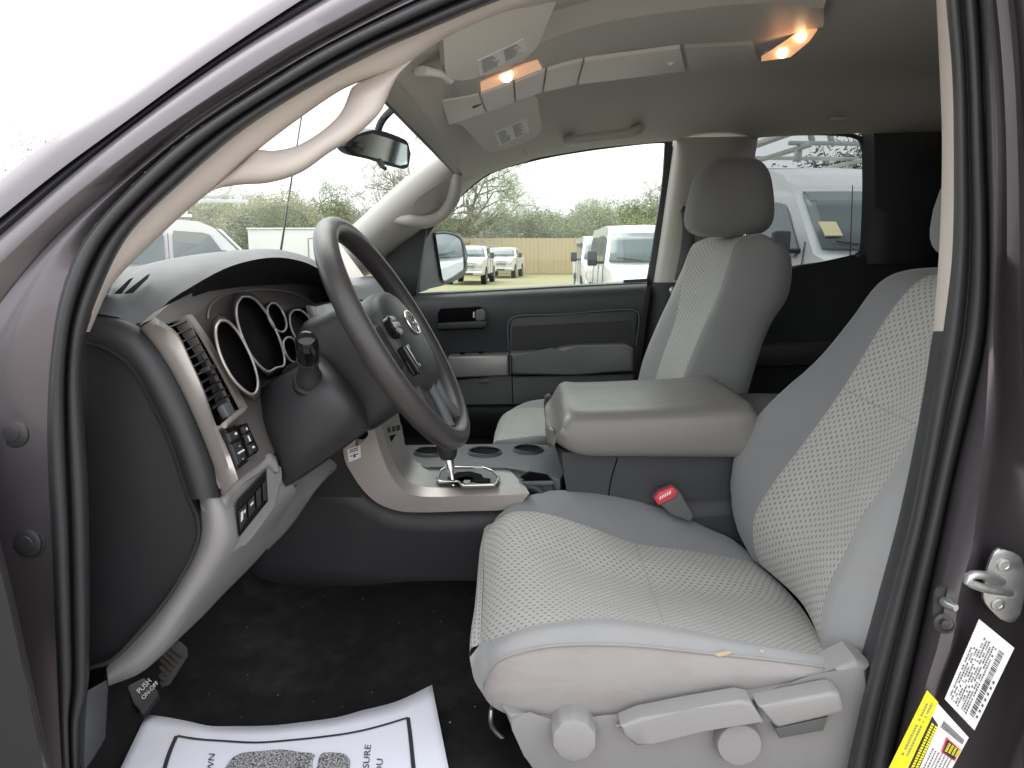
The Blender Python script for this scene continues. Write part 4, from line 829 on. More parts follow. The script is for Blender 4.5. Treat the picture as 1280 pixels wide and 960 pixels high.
prism('height_lever_foot', S([(968, 911), (1036, 896), (1030, 914), (975, 924)], .885), (0, .02, 0), 'grey_plastic', seat, .003)
prism('lever_gap', S([(966, 878), (978, 874), (980, 876), (968, 880)], .8955), (0, .002, 0), 'gauge_black', seat)
tube('track_bar', [W(620, 875, 1.05), W(614, 890, 1.0), W(615, 908, 1.0), W(640, 932, 1.0), W(668, 948, 1.0)], .004, 'zinc', seat, n=20, sides=8)
box('seat_base', (W(660, 900, 1.2).x, 1.0, .77), (W(960, 900, 1.2).x, 1.38, .845), 'dark_plastic', seat, .02)

ps = thing('passenger_seat', 'grey cloth front passenger seat with round headrest beside the far door', 'seat', tuple(W(800, 560, 2.0)))
p1 = S([(905, 292, 2.20), (888, 297, 2.215), (875, 304, 2.22), (864, 319, 2.22), (845, 356, 2.22), (822, 405, 2.22), (804, 450, 2.22), (797, 480, 2.22), (793, 520, 2.21)])
p0 = [p+Vector((.10, .03, 0)) for p in p1]
p2 = S([(900, 296, 2.13), (879, 300, 2.14), (865, 307, 2.15), (855, 345, 2.15), (844, 401, 2.15), (830, 440, 2.15), (818, 478, 2.15), (808, 520, 2.15)])
p3 = S([(950, 291, 1.90), (935, 294, 1.90), (921, 302, 1.90), (908, 338, 1.90), (895, 375, 1.90), (879, 409, 1.90), (864, 445, 1.90), (852, 476, 1.90), (838, 520, 1.90)])
p4 = S([(955, 293, 1.82), (938, 300, 1.825), (926, 318, 1.825), (912, 360, 1.825), (895, 400, 1.825), (878, 440, 1.825), (864, 476, 1.825), (848, 520, 1.825)])
p5 = S([(960, 296, 1.80), (972, 304, 1.79), (978, 325, 1.785), (974, 360, 1.785), (955, 400, 1.785), (942, 440, 1.785), (930, 478, 1.785), (918, 530, 1.785)])
p6 = S([(962, 297, 1.83), (985, 312, 1.83), (990, 337, 1.83), (985, 371, 1.83), (966, 401, 1.83), (955, 424, 1.83), (946, 452, 1.83), (938, 480, 1.83), (925, 530, 1.83)])
p7 = [p+Vector((.0, .30, 0)) for p in p6]
loft('backrest', [p2, mixc(p2, p3, .5, Vector((.015, 0, 0))), p3], 'seat_insert', ps, n=40, cross=5, angle=180)
loft('back_far_bolster', [p0, p1, mixc(p1, p2, .5, Vector((-.006, 0, 0))), p2], 'seat_light', ps, n=40, cross=4, angle=180)
loft('back_near_bolster', [p3, mixc(p3, p4, .5, Vector((-.004, -.004, 0))), p4, p5, p6, p7], 'seat_back_grey', ps, n=40, cross=4, angle=180)
headrest('headrest', W(911, 248, 2.0), (.102, .116, .102), 'seat_back_grey', ps, .018)
for y in (1.94, 2.06):
    c = W(921, 300, 2.0); tube('headrest_post', [Vector((c.x+.01, y, c.z-.03)), Vector((c.x+.0, y, c.z+.05))], .006, 'bright_metal', ps, n=4, sides=10)
q1 = S([(634, 548, 2.17), (640, 520, 2.20), (655, 505, 2.22), (680, 499, 2.23), (720, 500, 2.23), (800, 510, 2.22)])
q2 = S([(618, 560, 2.10), (622, 530, 2.13), (632, 516, 2.15), (655, 510, 2.16), (700, 512, 2.16), (790, 525, 2.16)])
q3 = S([(616, 575, 1.90), (618, 552, 1.90), (640, 551, 1.88), (665, 551, 1.87), (700, 548, 1.87), (790, 560, 1.87)])
q4 = S([(650, 575, 1.83), (656, 560, 1.82), (668, 550, 1.82), (690, 546, 1.82), (720, 550, 1.82), (790, 565, 1.82)])
loft('cushion', [q2, mixc(q2, q3, .5, Vector((0, 0, .01))), q3], 'seat_insert', ps, n=30, cross=5, angle=180)
loft('far_bolster', [[p+Vector((0, .05, -.08)) for p in q1], q1, q2], 'seat_light', ps, n=30, cross=4, angle=180)
loft('near_bolster', [q3, mixc(q3, q4, .5, Vector((0, 0, .008))), q4, [p+Vector((0, 0, -.12)) for p in q4]], 'seat_grey', ps, n=30, cross=4, angle=180)
loft('cushion_front', [[p2_ for p2_ in (q1[0], q2[0], q3[0], q4[0])], [p+Vector((.02, 0, -.14)) for p in (q1[0], q2[0], q3[0], q4[0])]], 'seat_insert', ps, n=20)
x0, x1 = W(640, 560, 2.0).x, W(800, 560, 2.0).x
box('seat_base', (x0+.02, 1.86, .79), (x1+.1, 2.18, .95), 'dark_plastic', ps, .02)

rs = thing('rear_bench', 'dark rear bench seat in the shadow behind the passenger seat', 'seat', (1.2, 1.7, .8))
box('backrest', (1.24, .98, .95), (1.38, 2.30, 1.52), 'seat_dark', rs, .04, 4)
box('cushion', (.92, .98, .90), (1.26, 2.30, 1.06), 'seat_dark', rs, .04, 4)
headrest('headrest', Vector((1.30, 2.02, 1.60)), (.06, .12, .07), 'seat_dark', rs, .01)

# ================================================================== passenger door
pd = thing('passenger_door', 'dark front passenger door with window, grey armrest and outside mirror', 'door', tuple(W(650, 700, 2.42)))
dp = [(470, 372), (521, 368), (600, 363.5), (700, 358), (808, 353), (806, 380), (798, 440), (793, 480), (788, 640), (470, 640)]
panel = prism('door_panel', S(dp, 2.405), (0, .05, 0), 'door_plastic', pd)
s0 = S([(518, 366.5, 2.46), (600, 362, 2.46), (700, 356.5, 2.46), (809, 351, 2.46)]); s1 = S([(518, 369, 2.41), (600, 364.5, 2.41), (700, 359, 2.41), (809, 353.5, 2.41)])
s2 = S([(512, 376, 2.375), (600, 371, 2.375), (700, 366, 2.375), (808, 360, 2.375)]); s3 = S([(512, 392, 2.365), (600, 388, 2.365), (700, 384, 2.365), (805, 378, 2.365)]); s4 = S([(508, 440, 2.395), (600, 440, 2.395), (700, 436, 2.395), (799, 432, 2.395)])
loft('window_ledge', [s0, s1, s2, s3, s4], 'door_plastic', pd, n=30, cross=4, angle=180)
pull = prism('pull_recess', S([(637, 402), (642, 397), (700, 394), (790, 388), (797, 392), (794, 434), (700, 436), (636, 442)], 2.362), (0, .02, 0), 'door_plastic', pd, .004)
tube('recess_edge', S([(636, 438, 2.36), (636, 402, 2.36), (642, 396.5, 2.36), (700, 393, 2.36), (790, 387.5, 2.36), (798, 391, 2.36), (795, 432, 2.36)]), .0025, 'slate_plastic', pull, n=40, sides=8)
prism('recess_floor', S([(640, 408), (790, 400), (790, 434), (640, 442)], 2.3605), (0, .001, 0), 'dark_plastic', pull)
arm = prism('armrest', S([(637, 442), (690, 440), (702, 435), (720, 433), (782, 431), (793, 436), (793, 465), (720, 468), (637, 469)], 2.29), (0, .11, 0), 'grey_plastic', pd, .014, 4)
prism('silver_band', S([(560, 446), (636, 443), (636, 470), (560, 473)], 2.33), (0, .07, 0), 'console_silver', pd, .008, 3)
lowp = prism('map_pocket', S([(560, 474), (637, 471), (640, 470), (793, 466.5), (790, 505), (640, 505), (560, 507)], 2.35), (0, .06, 0), 'grey_plastic', pd, .008, 3)
tube('pocket_seam', S([(639, 445, 2.285), (640, 470, 2.288), (641, 504, 2.346)]), .0015, 'gauge_black', lowp, n=8, sides=6)
prism('pocket_catch', S([(598, 474), (611, 473.5), (611, 478.5), (598, 479)], 2.342), (0, .01, 0), 'slate_plastic', lowp, .002)
loft('kick_edge', [S([(500, 507, 2.36), (640, 506, 2.36), (790, 506, 2.36)]), S([(500, 512, 2.34), (640, 511, 2.34), (790, 511, 2.34)]), S([(500, 545, 2.36), (640, 545, 2.36), (790, 545, 2.36)])], 'dark_plastic', pd, n=12, cross=3)
hr_ = prism('handle_recess', S([(547, 391), (551, 386), (600, 383.5), (607, 387), (608, 406), (604, 411), (548, 413)], 2.358), (0, .012, 0), 'gauge_black', pd, .003)
prism('pull_cup', S([(547, 404), (590, 402), (608, 401), (608, 407), (603, 410), (547, 412)], 2.345), (0, .015, 0), 'charcoal_plastic', hr_, .004)
prism('release_lever', S([(595, 388), (603, 386), (607, 389), (607, 400), (597, 402), (594, 398)], 2.344), (0, .012, 0), 'slate_plastic', hr_, .004)
prism('lock_mark', S([(591.3, 390), (593.2, 390), (593.2, 397), (591.3, 397)], 2.35), (0, .008, 0), 'yellow_note', hr_, .001)
for q in ((575, 441), (598, 440)): prism('band_clip', S([(q[0], q[1]), (q[0]+6, q[1]-.3), (q[0]+6, q[1]+2), (q[0], q[1]+2.3)], 2.335), (0, .01, 0), 'gauge_black', pd)
# window frame and pane
wf = [(521, 366), (524, 340), (530, 300), (556, 264), (591, 230), (617, 213), (662, 200), (700, 192), (760, 183), (826, 176.5), (836, 178), (839, 186), (834, 230), (825, 290), (815, 352)]
tube('window_seal', S(wf, 2.43), .007, 'rubber', pd, n=90, sides=8)
fr0 = S([(842, 172), (836, 230), (827, 290), (816, 356)], 2.425); fr1 = S([(832, 172), (828, 230), (819, 290), (808, 356)], 2.425)
loft('window_frame', [fr0, fr1], 'rubber', pd, n=16, thick=.02)
prism('window_pane', S([(500, 370), (510, 300), (556, 255), (617, 205), (700, 186), (842, 170), (838, 215), (815, 358)], 2.445), (0, .004, 0), 'clear_glass', pd)
prism('sail_panel', S([(470, 335), (484, 320), (524, 288), (535, 281), (531, 300), (524, 340), (520, 370), (470, 374)], 2.40), (0, .03, 0), 'dark_plastic', pd, .006)
# outside mirror
mc = W(562, 322, 2.66)
tgt = Vector((6.9, 9.0, 1.55))
mn = ((EYE-mc).normalized()+(tgt-mc).normalized()).normalized()
mp0 = W(560, 325, 2.64)
ho = [(516, 296), (526, 291), (541, 287), (560, 288), (577, 293), (582, 302), (585, 322), (585, 338), (580, 345), (556, 356), (540, 360), (517, 362)]
mir = prism('outside_mirror', resample([WP(x, y, mp0-mn*.004, mn) for x, y in ho+[ho[0]]], 40)[:-1], (-.10, .10, 0), 'slate_plastic', pd, .010, 3)
mo = [(543, 292), (556, 291), (571, 295), (577, 301), (580, 320), (580.5, 336), (575, 341), (556, 352), (553, 351), (548, 325)]
prism('mirror_glass', resample([WP(x, y, mp0, mn) for x, y in mo+[mo[0]]], 40, True)[:-1], -mn*.003, 'mirror_silver', mir)
tube('mirror_rim', [WP(x, y, mp0, mn) for x, y in mo+[mo[0]]], .005, 'gloss_black', mir, n=60, sides=8, closed=True)
rbox('mirror_arm', (W(515, 352, 2.56), *AX), (.10, .20, .07), 'dark_plastic', mir, .015)

# ================================================================== things hung, clipped or laid in the cab
rv = thing('rear_view_mirror', 'black rear-view mirror hanging before the windscreen', 'mirror', tuple(W(472, 188, 1.6)))
ro = [(431, 183), (434, 177), (445, 169), (462, 163), (475, 163), (505, 174), (512, 179), (513, 206), (510, 211), (498, 210), (470, 201), (437, 192)]
rc = W(472, 188, 1.60); rn_ = ((EYE-rc).normalized()+Vector((.85, .85, -.08)).normalized()).normalized()
prism('housing', resample([WP(x, y, rc, rn_) for x, y in ro+[ro[0]]], 40)[:-1], -rn_*.022, 'charcoal_plastic', rv, .006, 4)
rg = [(435, 183), (447, 171), (465, 167), (501, 177), (509, 182), (509, 205), (500, 207), (470, 198), (440, 190)]
prism('mirror_glass', [WP(x, y, rc+rn_*.0015, rn_) for x, y in rg], -rn_*.001, 'mirror_dim', rv)
tube('stem', [W(470, 170, 1.62), W(478, 150, 1.62), W(500, 128, 1.62)], .008, 'charcoal_plastic', rv, n=8)
tube('dimmer_tab', [W(474, 201, 1.6), W(478, 208, 1.59), W(482, 211, 1.585)], [.007, .006, .004], 'charcoal_plastic', rv, n=6)

def visor(label, o_, plane, lab_pts, pivot):
    A0, B0, C0 = S(plane); vn = (B0-A0).cross(C0-A0).normalized(); vn = vn if vn.dot(EYE-A0) > 0 else -vn
    def V(x, y, l=0.0): return WP(x, y, A0+vn*l, vn)
    v = thing('sun_visor', label, 'sun visor', tuple(A0), 'sun visors under the roof lining')
    prism('visor_panel', resample([V(x, y) for x, y in o_+[o_[0]]], 60, False)[:-1], -vn*.018, 'visor_vinyl', v, .007, 4)
    lb = [V(x, y, .001) for x, y in lab_pts]
    ls = prism('warning_label', lb, -vn*.0012, 'label_white', v)
    bars = []; A, B, C, D = [p+vn*.0006 for p in lb]; rr = random.Random(3)
    for k in range(9):
        f0, f1 = .10+k*.095, .13+k*.095
        for u0, u1 in ((.08, .08+.35*rr.uniform(.6, 1)), (.55, .55+.36*rr.uniform(.5, 1))):
            Q = lambda u, f: A.lerp(B, u).lerp(D.lerp(C, u), f)
            bars.append([Q(u0, f0), Q(u1, f0), Q(u1, f1), Q(u0, f1)])
    quads('label_print', bars, 'grey_plastic', ls, 'stuff')
    tube('pivot_rod', [V(x, y, -.006) for x, y in pivot], .007, 'visor_vinyl', v, n=12)
    return v
visor('driver side sun visor with warning label, folded flat against the roof lining',
      [(554, 47), (556, 80), (559, 99), (566, 103), (600, 97), (646, 81), (664, 71), (674, 54), (698, -4), (715, -50), (600, 10), (578, 30)], [(560, 101, 1.17), (664, 71, 1.25), (600, 10, 1.0)],
      [(597, 76), (655, 49), (661, 63), (599, 96)], [(528, 88), (540, 90), (552, 92), (562, 100)])
visor('passenger side sun visor with white label, beside the overhead console',
      [(572, 151), (608, 140), (669, 119), (672, 124), (677, 160), (673, 171), (650, 181), (636, 187), (608, 191), (598, 178), (584, 163)], [(574, 151, 1.66), (669, 120, 1.64), (612, 190, 1.92)],
      [(618, 166), (658, 148), (662, 165), (625, 183)], [(566, 150), (576, 152), (588, 154)])
rbox('visor_bracket', (W(530, 89, 1.16), *AX), (.03, .02, .014), 'visor_vinyl', bpy.data.objects['sun_visor'], .004)

oc = thing('overhead_console', 'grey overhead console with storage lids and two lit map lamps', 'console', tuple(W(700, 95, 1.5)))
oA = S([(529, 112, 1.42), (545, 104, 1.40), (580, 96, 1.36), (640, 72, 1.34), (694, 46, 1.33), (747, 30, 1.33), (860, 12, 1.33), (960, 4, 1.33), (1030, 10, 1.34)])
oB = S([(532, 122, 1.46), (548, 125, 1.46), (600, 116, 1.47), (682, 86, 1.47), (729, 74, 1.47), (851, 58, 1.47), (950, 52, 1.47), (1030, 34, 1.47)])
oC = S([(542, 143, 1.58), (559, 154, 1.62), (608, 138.5, 1.62), (679, 113, 1.62), (720, 104, 1.62), (860, 86.5, 1.62), (955, 79, 1.62), (985, 72, 1.6), (1024, 40, 1.52)])
oD = [p+Vector((0, .05, .035)) for p in oC]
rise = lambda c: [Vector((p.x, p.y-.04, p.z+.06)) for p in c]
body = loft('console_body', [rise(oA), oA, mixc(oA, oB, .9, Vector((0, 0, -.002))), mixc(oB, oC, .0, Vector((0, 0, .004))), mixc(oB, oC, 1.0, Vector((0, 0, .004))), oD], 'overhead_plastic', oc, n=60, angle=40)
ob, ocv = resample(oB, 200), resample(oC, 200)
def at_px(curve, px):
    best = min(curve, key=lambda p: abs(((p-EYE).dot(RT)/(p-EYE).dot(FW))*F+640-px)); return best
for (a, b_) in (((552, 562), (599, 607)), ((601, 610), (640, 643)), ((642.5, 645), (680.5, 678)), ((683, 680), (728, 719)), ((731, 722), (850, 858)), ((856, 863), (940, 950))):
    q = [at_px(ob, a[0]), at_px(ob, b_[0]), at_px(ocv, b_[1]), at_px(ocv, a[1])]
    prism('storage_lid', [p+Vector((0, 0, -.004)) for p in q], (0, 0, .008), 'lid_plastic' if b_[0] < 860 else 'overhead_plastic', oc, .0015)
for x, y in ((839, 77), (957, 71)): prism('lid_catch', S([(x-5, y+3), (x+2, y-5), (x+6, y-1), (x-1, y+6)], 1.545), (0, .004, .008), 'lid_plastic', oc, .001)
for px_, py_, d_ in ((592, 131, 1.54),):
    prism('switch_print', S([(588, 132), (594, 127), (600, 125), (602, 131), (592, 136)], 1.535), (0, .001, .002), 'slate_plastic', oc)
for k in range(3): prism('vent_mark', S([(690+k*3, 85-k*.6), (691.4+k*3, 85-k*.6), (691.6+k*3, 89-k*.6), (690.2+k*3, 89-k*.6)], 1.505), (0, .001, .002), 'gauge_black', oc)
def mixp(a, b_, f): return a.lerp(b_, f)
ml = [(601, 113), (600, 102), (622, 92), (655, 79), (671, 74), (677, 84), (650, 95)]
obv = bvh_of(body)
def OB(x, y, l=.003): return hit(obv, x, y, l) or W(x, y, 1.4)
lamp = prism('map_lamp', [OB(x, y) for x, y in ml], (0, .004, .006), 'lamp_warm', oc)
lathe('bulb', [(.013, 0), (.012, .004), (.007, .007), (.002, .008)], OB(632, 92, .003), (0, -.8, -.6), 'bulb_warm', lamp, 16)
rl = prism('rear_lamp', S([(952, 77), (975, 62), (1000, 45), (1022, 38), (1012, 52), (988, 72)], 1.47), (0, .004, .01), 'lamp_warm', oc, .001)
for x, y in ((1001, 46), (978, 66)): lathe('bulb', [(.010, 0), (.009, .003), (.004, .005)], W(x, y, 1.466), (0, -.8, -.6), 'bulb_warm', rl, 14)

gb_ = thing('roof_grab_handle', 'grey roof grab handle above the passenger window', 'grab handle', tuple(W(755, 155, 2.2)))
gp = [hit(rb, x, y, l) for x, y, l in ((711, 174, .0), (711, 165, .03), (720, 155, .05), (755, 150, .052), (786, 147, .05), (796, 151, .03), (796, 162, .0))]
gp = [p or W(750, 155, 2.25) for p in gp]
tube('grip', gp, [.014, .016, .014, .0135, .014, .016, .014], 'overhead_plastic', gb_, n=40, sides=10, flat=1.2)
for x, y in ((711, 172), (795, 160)): rbox('mount', ((hit(rb, x, y, .004) or W(x, y, 2.2)), *AX), (.035, .03, .02), 'overhead_plastic', gb_, .006)
ch = thing('coat_hook', 'small grey coat hook on the roof lining above the rear side window', 'hook', tuple(hit(rb, 1045, 147) or W(1045, 147, 2.2)))
hk = hit(rb, 1045, 147, .006) or W(1045, 147, 2.2)
rbox('hook_plate', (hk, *AX), (.05, .03, .012), 'overhead_plastic', ch, .005); tube('hook_arm', [hk+Vector((0, -.01, -.004)), hk+Vector((0, -.025, -.016)), hk+Vector((.0, -.035, -.008))], .004, 'overhead_plastic', ch, n=8)

sbt = thing('seat_belt', 'folded dark seat belt on its anchor at the far door pillar', 'seat belt', tuple(W(858, 275, 2.30)))
rbox('anchor', (W(858, 262, 2.305), *AX), (.035, .03, .02), 'charcoal_plastic', sbt, .005)
loft('strap', [S([(851, 262, 2.295), (853, 280, 2.29), (851, 310, 2.30), (843, 350, 2.30)]), S([(866, 266, 2.285), (868, 282, 2.28), (868, 310, 2.29), (862, 350, 2.29)])], 'seat_belt', sbt, n=14, thick=.003)
lathe('anchor_bolt', [(.012, 0), (.012, .006), (.007, .01)], W(841, 363, 2.32), (0, -1, 0), 'zinc', sbt, 14)

bk = thing('seat_belt_buckle', 'grey seat belt buckle with red release button beside the driver seat', 'buckle', tuple(W(850, 650, 1.415)))
prism('buckle_body', S([(817, 624), (823, 616), (842, 608), (849, 613), (868, 645), (864, 653), (840, 645)], 1.395), (0, .022, 0), 'grey_plastic', bk, .005, 3)
prism('release_button', S([(818, 623), (824, 616), (841, 609), (847, 615), (843, 622), (823, 632)], 1.388), (0, .012, 0), 'buckle_red', bk, .003)
quads('press_print', [[W(824+k*3, 625-k*1.6, 1.3868), W(826+k*3, 624-k*1.6, 1.3868), W(827+k*3, 619.5-k*1.6, 1.3868), W(825+k*3, 620.5-k*1.6, 1.3868)] for k in range(5)], 'white_print', bk, 'stuff')

kt = thing('key_tag', 'small white paper tag on the ignition key under the steering column', 'tag', tuple(W(442, 566, 1.3)))
prism('tag_card', S([(434, 562), (450, 557), (451, 572), (436, 578)], 1.30), (0, .0012, 0), 'label_white', kt)
quads('tag_print', [[W(a, b_, 1.2992), W(c_, d_, 1.2992), W(c_, d_+1.2, 1.2992), W(a, b_+1.2, 1.2992)] for a, b_, c_, d_ in ((437, 562.5, 448, 559), (437, 565, 448, 561.6), (438, 570, 441, 569), (445, 567.5, 448, 566.5))]+[[W(442, 568, 1.2992), W(444.5, 567, 1.2992), W(444.5, 571.5, 1.2992), W(442, 572.2, 1.2992)]], 'ink', kt, 'stuff')
tube('key', [W(446, 556, 1.30), W(450, 549, 1.27), W(452, 542, 1.25)], [.003, .006, .012], 'gloss_black', kt, n=8)

# pedals
pk = thing('parking_brake_pedal', 'black parking brake pedal lettered in white beside the kick panel', 'pedal', tuple(W(178, 868, 1.02)))
pa, pb2, pc2 = W(156, 858, 1.02), W(180, 846, 1.04), W(178, 893, .985)
pn_ = (pb2-pa).cross(pc2-pa).normalized(); pn_ = pn_ if pn_.dot(EYE-pa) > 0 else -pn_
pq = [WP(x, y, pa, pn_) for x, y in ((156, 858), (180, 846), (197, 862), (199, 868), (179, 893), (174, 890), (170, 878))]
prism('pedal_pad', pq, -pn_*.014, 'charcoal_plastic', pk, .003)
def on_pedal(ox, oy, ux, uy, vx, vy):
    return lambda x, y: WP(ox+ux*x+vx*y, oy+uy*x+vy*y, pa+pn_*.0006, pn_)
text_mesh('pedal_lettering', 'PUSH', on_pedal(174.5, 867.5, 2.6, -2.7, -2.7, -2.4), 'white_print', pk, 2.5)
text_mesh('pedal_lettering', 'ON-OFF', on_pedal(179.5, 875, 2.4, -2.6, -2.5, -2.3), 'white_print', pk, 2.2)
tube('pedal_arm', [W(160, 868, 1.03), W(140, 866, 1.05), W(120, 850, 1.08)], .009, 'grimy_rubber', pk, n=8)
bp = thing('brake_pedal', 'worn square brake pedal below the light grey dash panel', 'pedal', tuple(W(208, 830, 1.10)))
bq = S([(187, 836, 1.10), (214, 803, 1.13), (226, 801, 1.135), (234, 808, 1.12), (236, 820, 1.11), (212, 857, 1.06), (203, 860, 1.06), (190, 846, 1.08)])
bpad = prism('pedal_pad', bq, (-.012, .014, -.008), 'grimy_rubber', bp, .004)
for k in range(6):
    f = .12+k*.15; a, b_ = bq[0].lerp(bq[6], .2+.0*f), bq[2].lerp(bq[4], .2)
    l_, r_ = bq[0].lerp(bq[1], f), bq[6].lerp(bq[4], f); n_ = (bq[1]-bq[0]).cross(bq[5]-bq[0]).normalized(); n_ = n_ if n_.dot(EYE-bq[0]) > 0 else -n_
    tube('tread_rib', [l_.lerp(r_, .12)+n_*.001, l_.lerp(r_, .86)+n_*.001], .0022, 'grimy_rubber', bpad, n=3, sides=6, smooth=False)
tube('pedal_arm', [W(214, 830, 1.12), W(206, 800, 1.2), W(215, 770, 1.25)], .009, 'dark_plastic', bp, n=8)
gp_ = thing('accelerator_pedal', 'small dark accelerator pedal right of the brake pedal', 'pedal', tuple(W(246, 795, 1.22)))
gq = S([(233, 794, 1.22), (246, 783, 1.24), (258, 790, 1.23), (263, 797, 1.215), (255, 811, 1.2), (249, 809, 1.2)])
prism('pedal_pad', gq, (-.012, .014, -.008), 'grimy_rubber', gp_, .003)
tube('tread_rib', [gq[0].lerp(gq[5], .3)+Vector((0, -.004, .002)), gq[3].lerp(gq[2], .3)+Vector((0, -.004, .002))], .002, 'grimy_rubber', gp_, n=3, sides=6, smooth=False)

# paper floor mat
zp0 = .790
def paper_z(x, y): return .004*math.sin(11*x+1)*math.sin(9*y)+.004*max(0, (y-1.06)/.1)**2*(.4+.6*abs(math.sin(7*x+.6)))
def PA(px, py, lift=0.0):
    p = WZ(px, py, zp0); return Vector((p.x, p.y, zp0+paper_z(p.x, p.y)+lift))
pm = thing('paper_floor_mat', 'white paper floor mat printed with a shoe sole, lying on the black carpet', 'floor mat', tuple(WZ(350, 940, zp0)))
pt_ = [(183, 894), (205, 897), (235, 903), (262, 909), (290, 909), (340, 907), (380, 902), (420, 896), (440, 891), (450, 888), (495, 877), (540, 857)]
pb_ = [(120, 1030), (160, 1030), (200, 1030), (240, 1030), (280, 1030), (320, 1030), (360, 1030), (400, 1030), (440, 1030), (480, 1030), (530, 1030), (575, 1030)]
loft('sheet', [[PA(a[0]+(b_[0]-a[0])*f, a[1]+(b_[1]-a[1])*f) for a, b_ in zip(pt_, pb_)] for f in [i/10 for i in range(11)]], 'paper', pm, n=40, smooth_along=True, thick=.0006, angle=180)
def strip(pts, w, lift=.0015):
    out = []
    P = resample([PA(x, y, lift) for x, y in pts], 24); 
    for a, b_ in zip(P, P[1:]):
        s_ = (b_-a).cross(Vector((0, 0, 1))).normalized()*w/2; out.append([a-s_, b_-s_, b_+s_, a+s_])
    return out
quads('border_print', strip([(222, 923), (245, 927), (280, 929), (320, 930), (360, 926), (400, 921), (440, 915), (475, 907), (510, 897)], .0042), 'ink', pm)
quads('border_print', strip([(221, 923), (212, 945), (203, 975), (190, 1020)], .0060), 'ink', pm)
quads('border_print', strip([(510, 897), (513, 920), (517, 960), (524, 1020)], .0060), 'ink', pm)
def flat_print(name, pts, mat): 
    P = resample([PA(x, y, .0016) for x, y in pts+[pts[0]]], 40)[:-1]; k = len(P)
    c_ = sum(P, Vector())/k; verts = P+[c_]; return link_mesh(name, verts, [(i, (i+1) % k, k) for i in range(k)], mat, pm, False)
flat_print('sole_print', [(276, 985), (284, 958), (298, 945), (330, 940), (352, 937.5), (375, 940), (394, 942), (391, 950), (386, 985)], 'speckled_ink')
flat_print('heel_print', [(392, 985), (396, 958), (402, 941), (415, 939.5), (430, 941), (437, 948), (437, 960), (432, 985)], 'speckled_ink')
def paper_text(s, ox, oy, ux, uy, vx, vy, size):
    text_mesh('mat_lettering', s, lambda x, y: PA(ox+ux*x+vx*y, oy+uy*x+vy*y, .0016), 'ink', pm, size)
paper_text('PLEASURE', 458, 987, .10, -1.0, -.86, -.05, 13)
paper_text('YOU', 476, 974, .10, -1.0, -.86, -.05, 13)
paper_text('DOWN', 264, 989, .12, -1.0, -.86, -.05, 13)

# striker and stickers on the jamb
st = thing('door_striker', 'zinc plated door striker loop bolted to the door jamb', 'striker', tuple(W(1255, 735, .85)))
pl_ = prism('striker_plate', resample(S([(1229, 748), (1232, 722), (1239, 699), (1248, 686), (1258, 688), (1277, 697), (1281, 716), (1278, 757), (1270, 777), (1258, 778), (1234, 757)], .832)+S([(1229, 748)], .832), 40)[:-1], (0, .004, 0), 'zinc', st, .0015)
tube('striker_loop', [W(1262, 741, .832), W(1248, 739, .80), W(1226, 734, .77), (W(1209, 725, .755)), W(1212, 720, .757), W(1230, 719, .775), W(1252, 727, .83)], .0048, 'zinc', st, n=40, sides=12)
for x, y in ((1255, 706), (1247, 755)): lathe('screw', [(.0085, 0), (.008, .002), (.005, .0025), (.004, .0015)], W(x, y, .832), (0, -1, 0), 'zinc', st, 20)
def sticker(name, label, corners, d, mat, group=None):
    o = thing(name, label, 'sticker', tuple(W(corners[0][0], corners[0][1], d)), group)
    c_ = S(corners, d); prism('sheet', c_, (0, .0006, 0), mat, o)
    def Q(u, v, l=.0007): p = c_[0].lerp(c_[1], u).lerp(c_[3].lerp(c_[2], u), v); return p+Vector((0, -l, 0))
    return o, Q
DJ = .808
s1_, Q1 = sticker('certification_sticker', 'white sticker with barcode and fine print below the door striker', [(1181, 874), (1224, 774), (1268, 810), (1218, 913)], DJ, 'label_white')
rs_ = random.Random(11); bars = []; u = .10
while u < .88:
    w_ = rs_.choice((.006, .010, .016)); bars.append([Q1(u, .70), Q1(u+w_, .70), Q1(u+w_, .84), Q1(u, .84)]); u += w_+rs_.choice((.006, .009, .013))
quads('barcode', bars, 'ink', s1_, 'stuff')
fine = []
for r in range(9):
    v = .07+r*.066; u = .06 if r < 2 else .05+.02*rs_.random()
    while u < (.86 if r > 2 else .70):
        w_ = rs_.uniform(.008, .03)
        if rs_.random() < .8: fine.append([Q1(u, v), Q1(u+w_, v), Q1(u+w_, v+.034), Q1(u, v+.034)])
        u += w_+.008
for k in range(7): fine.append([Q1(.12+k*.07, .88), Q1(.15+k*.07, .88), Q1(.15+k*.07, .93), Q1(.12+k*.07, .93)])
quads('fine_print', fine, 'grey_ink', s1_, 'stuff')
s2_, Q2 = sticker('warning_sticker', 'yellow strip sticker low on the door jamb', [(1104, 975), (1159, 863), (1173, 878), (1128, 975)], DJ-.003, 'label_yellow')
fine = []
for r in range(2):
    u = .3
    while u < .94:
        w_ = rs_.uniform(.01, .03)
        if rs_.random() < .85: fine.append([Q2(u, .3+r*.28), Q2(u+w_, .3+r*.28), Q2(u+w_, .42+r*.28), Q2(u, .42+r*.28)])
        u += w_+.008
quads('fine_print', fine, 'shingle', s2_, 'stuff')
s3_, Q3 = sticker('loading_sticker', 'white tyre and loading sticker with black, yellow and red panel', [(1128, 975), (1172, 879), (1211, 922), (1182, 975)], DJ-.0015, 'label_white')
quads('black_band', [[Q3(.10, .0), Q3(.84, .0), Q3(.80, .22), Q3(.10, .26)]], 'ink', s3_)
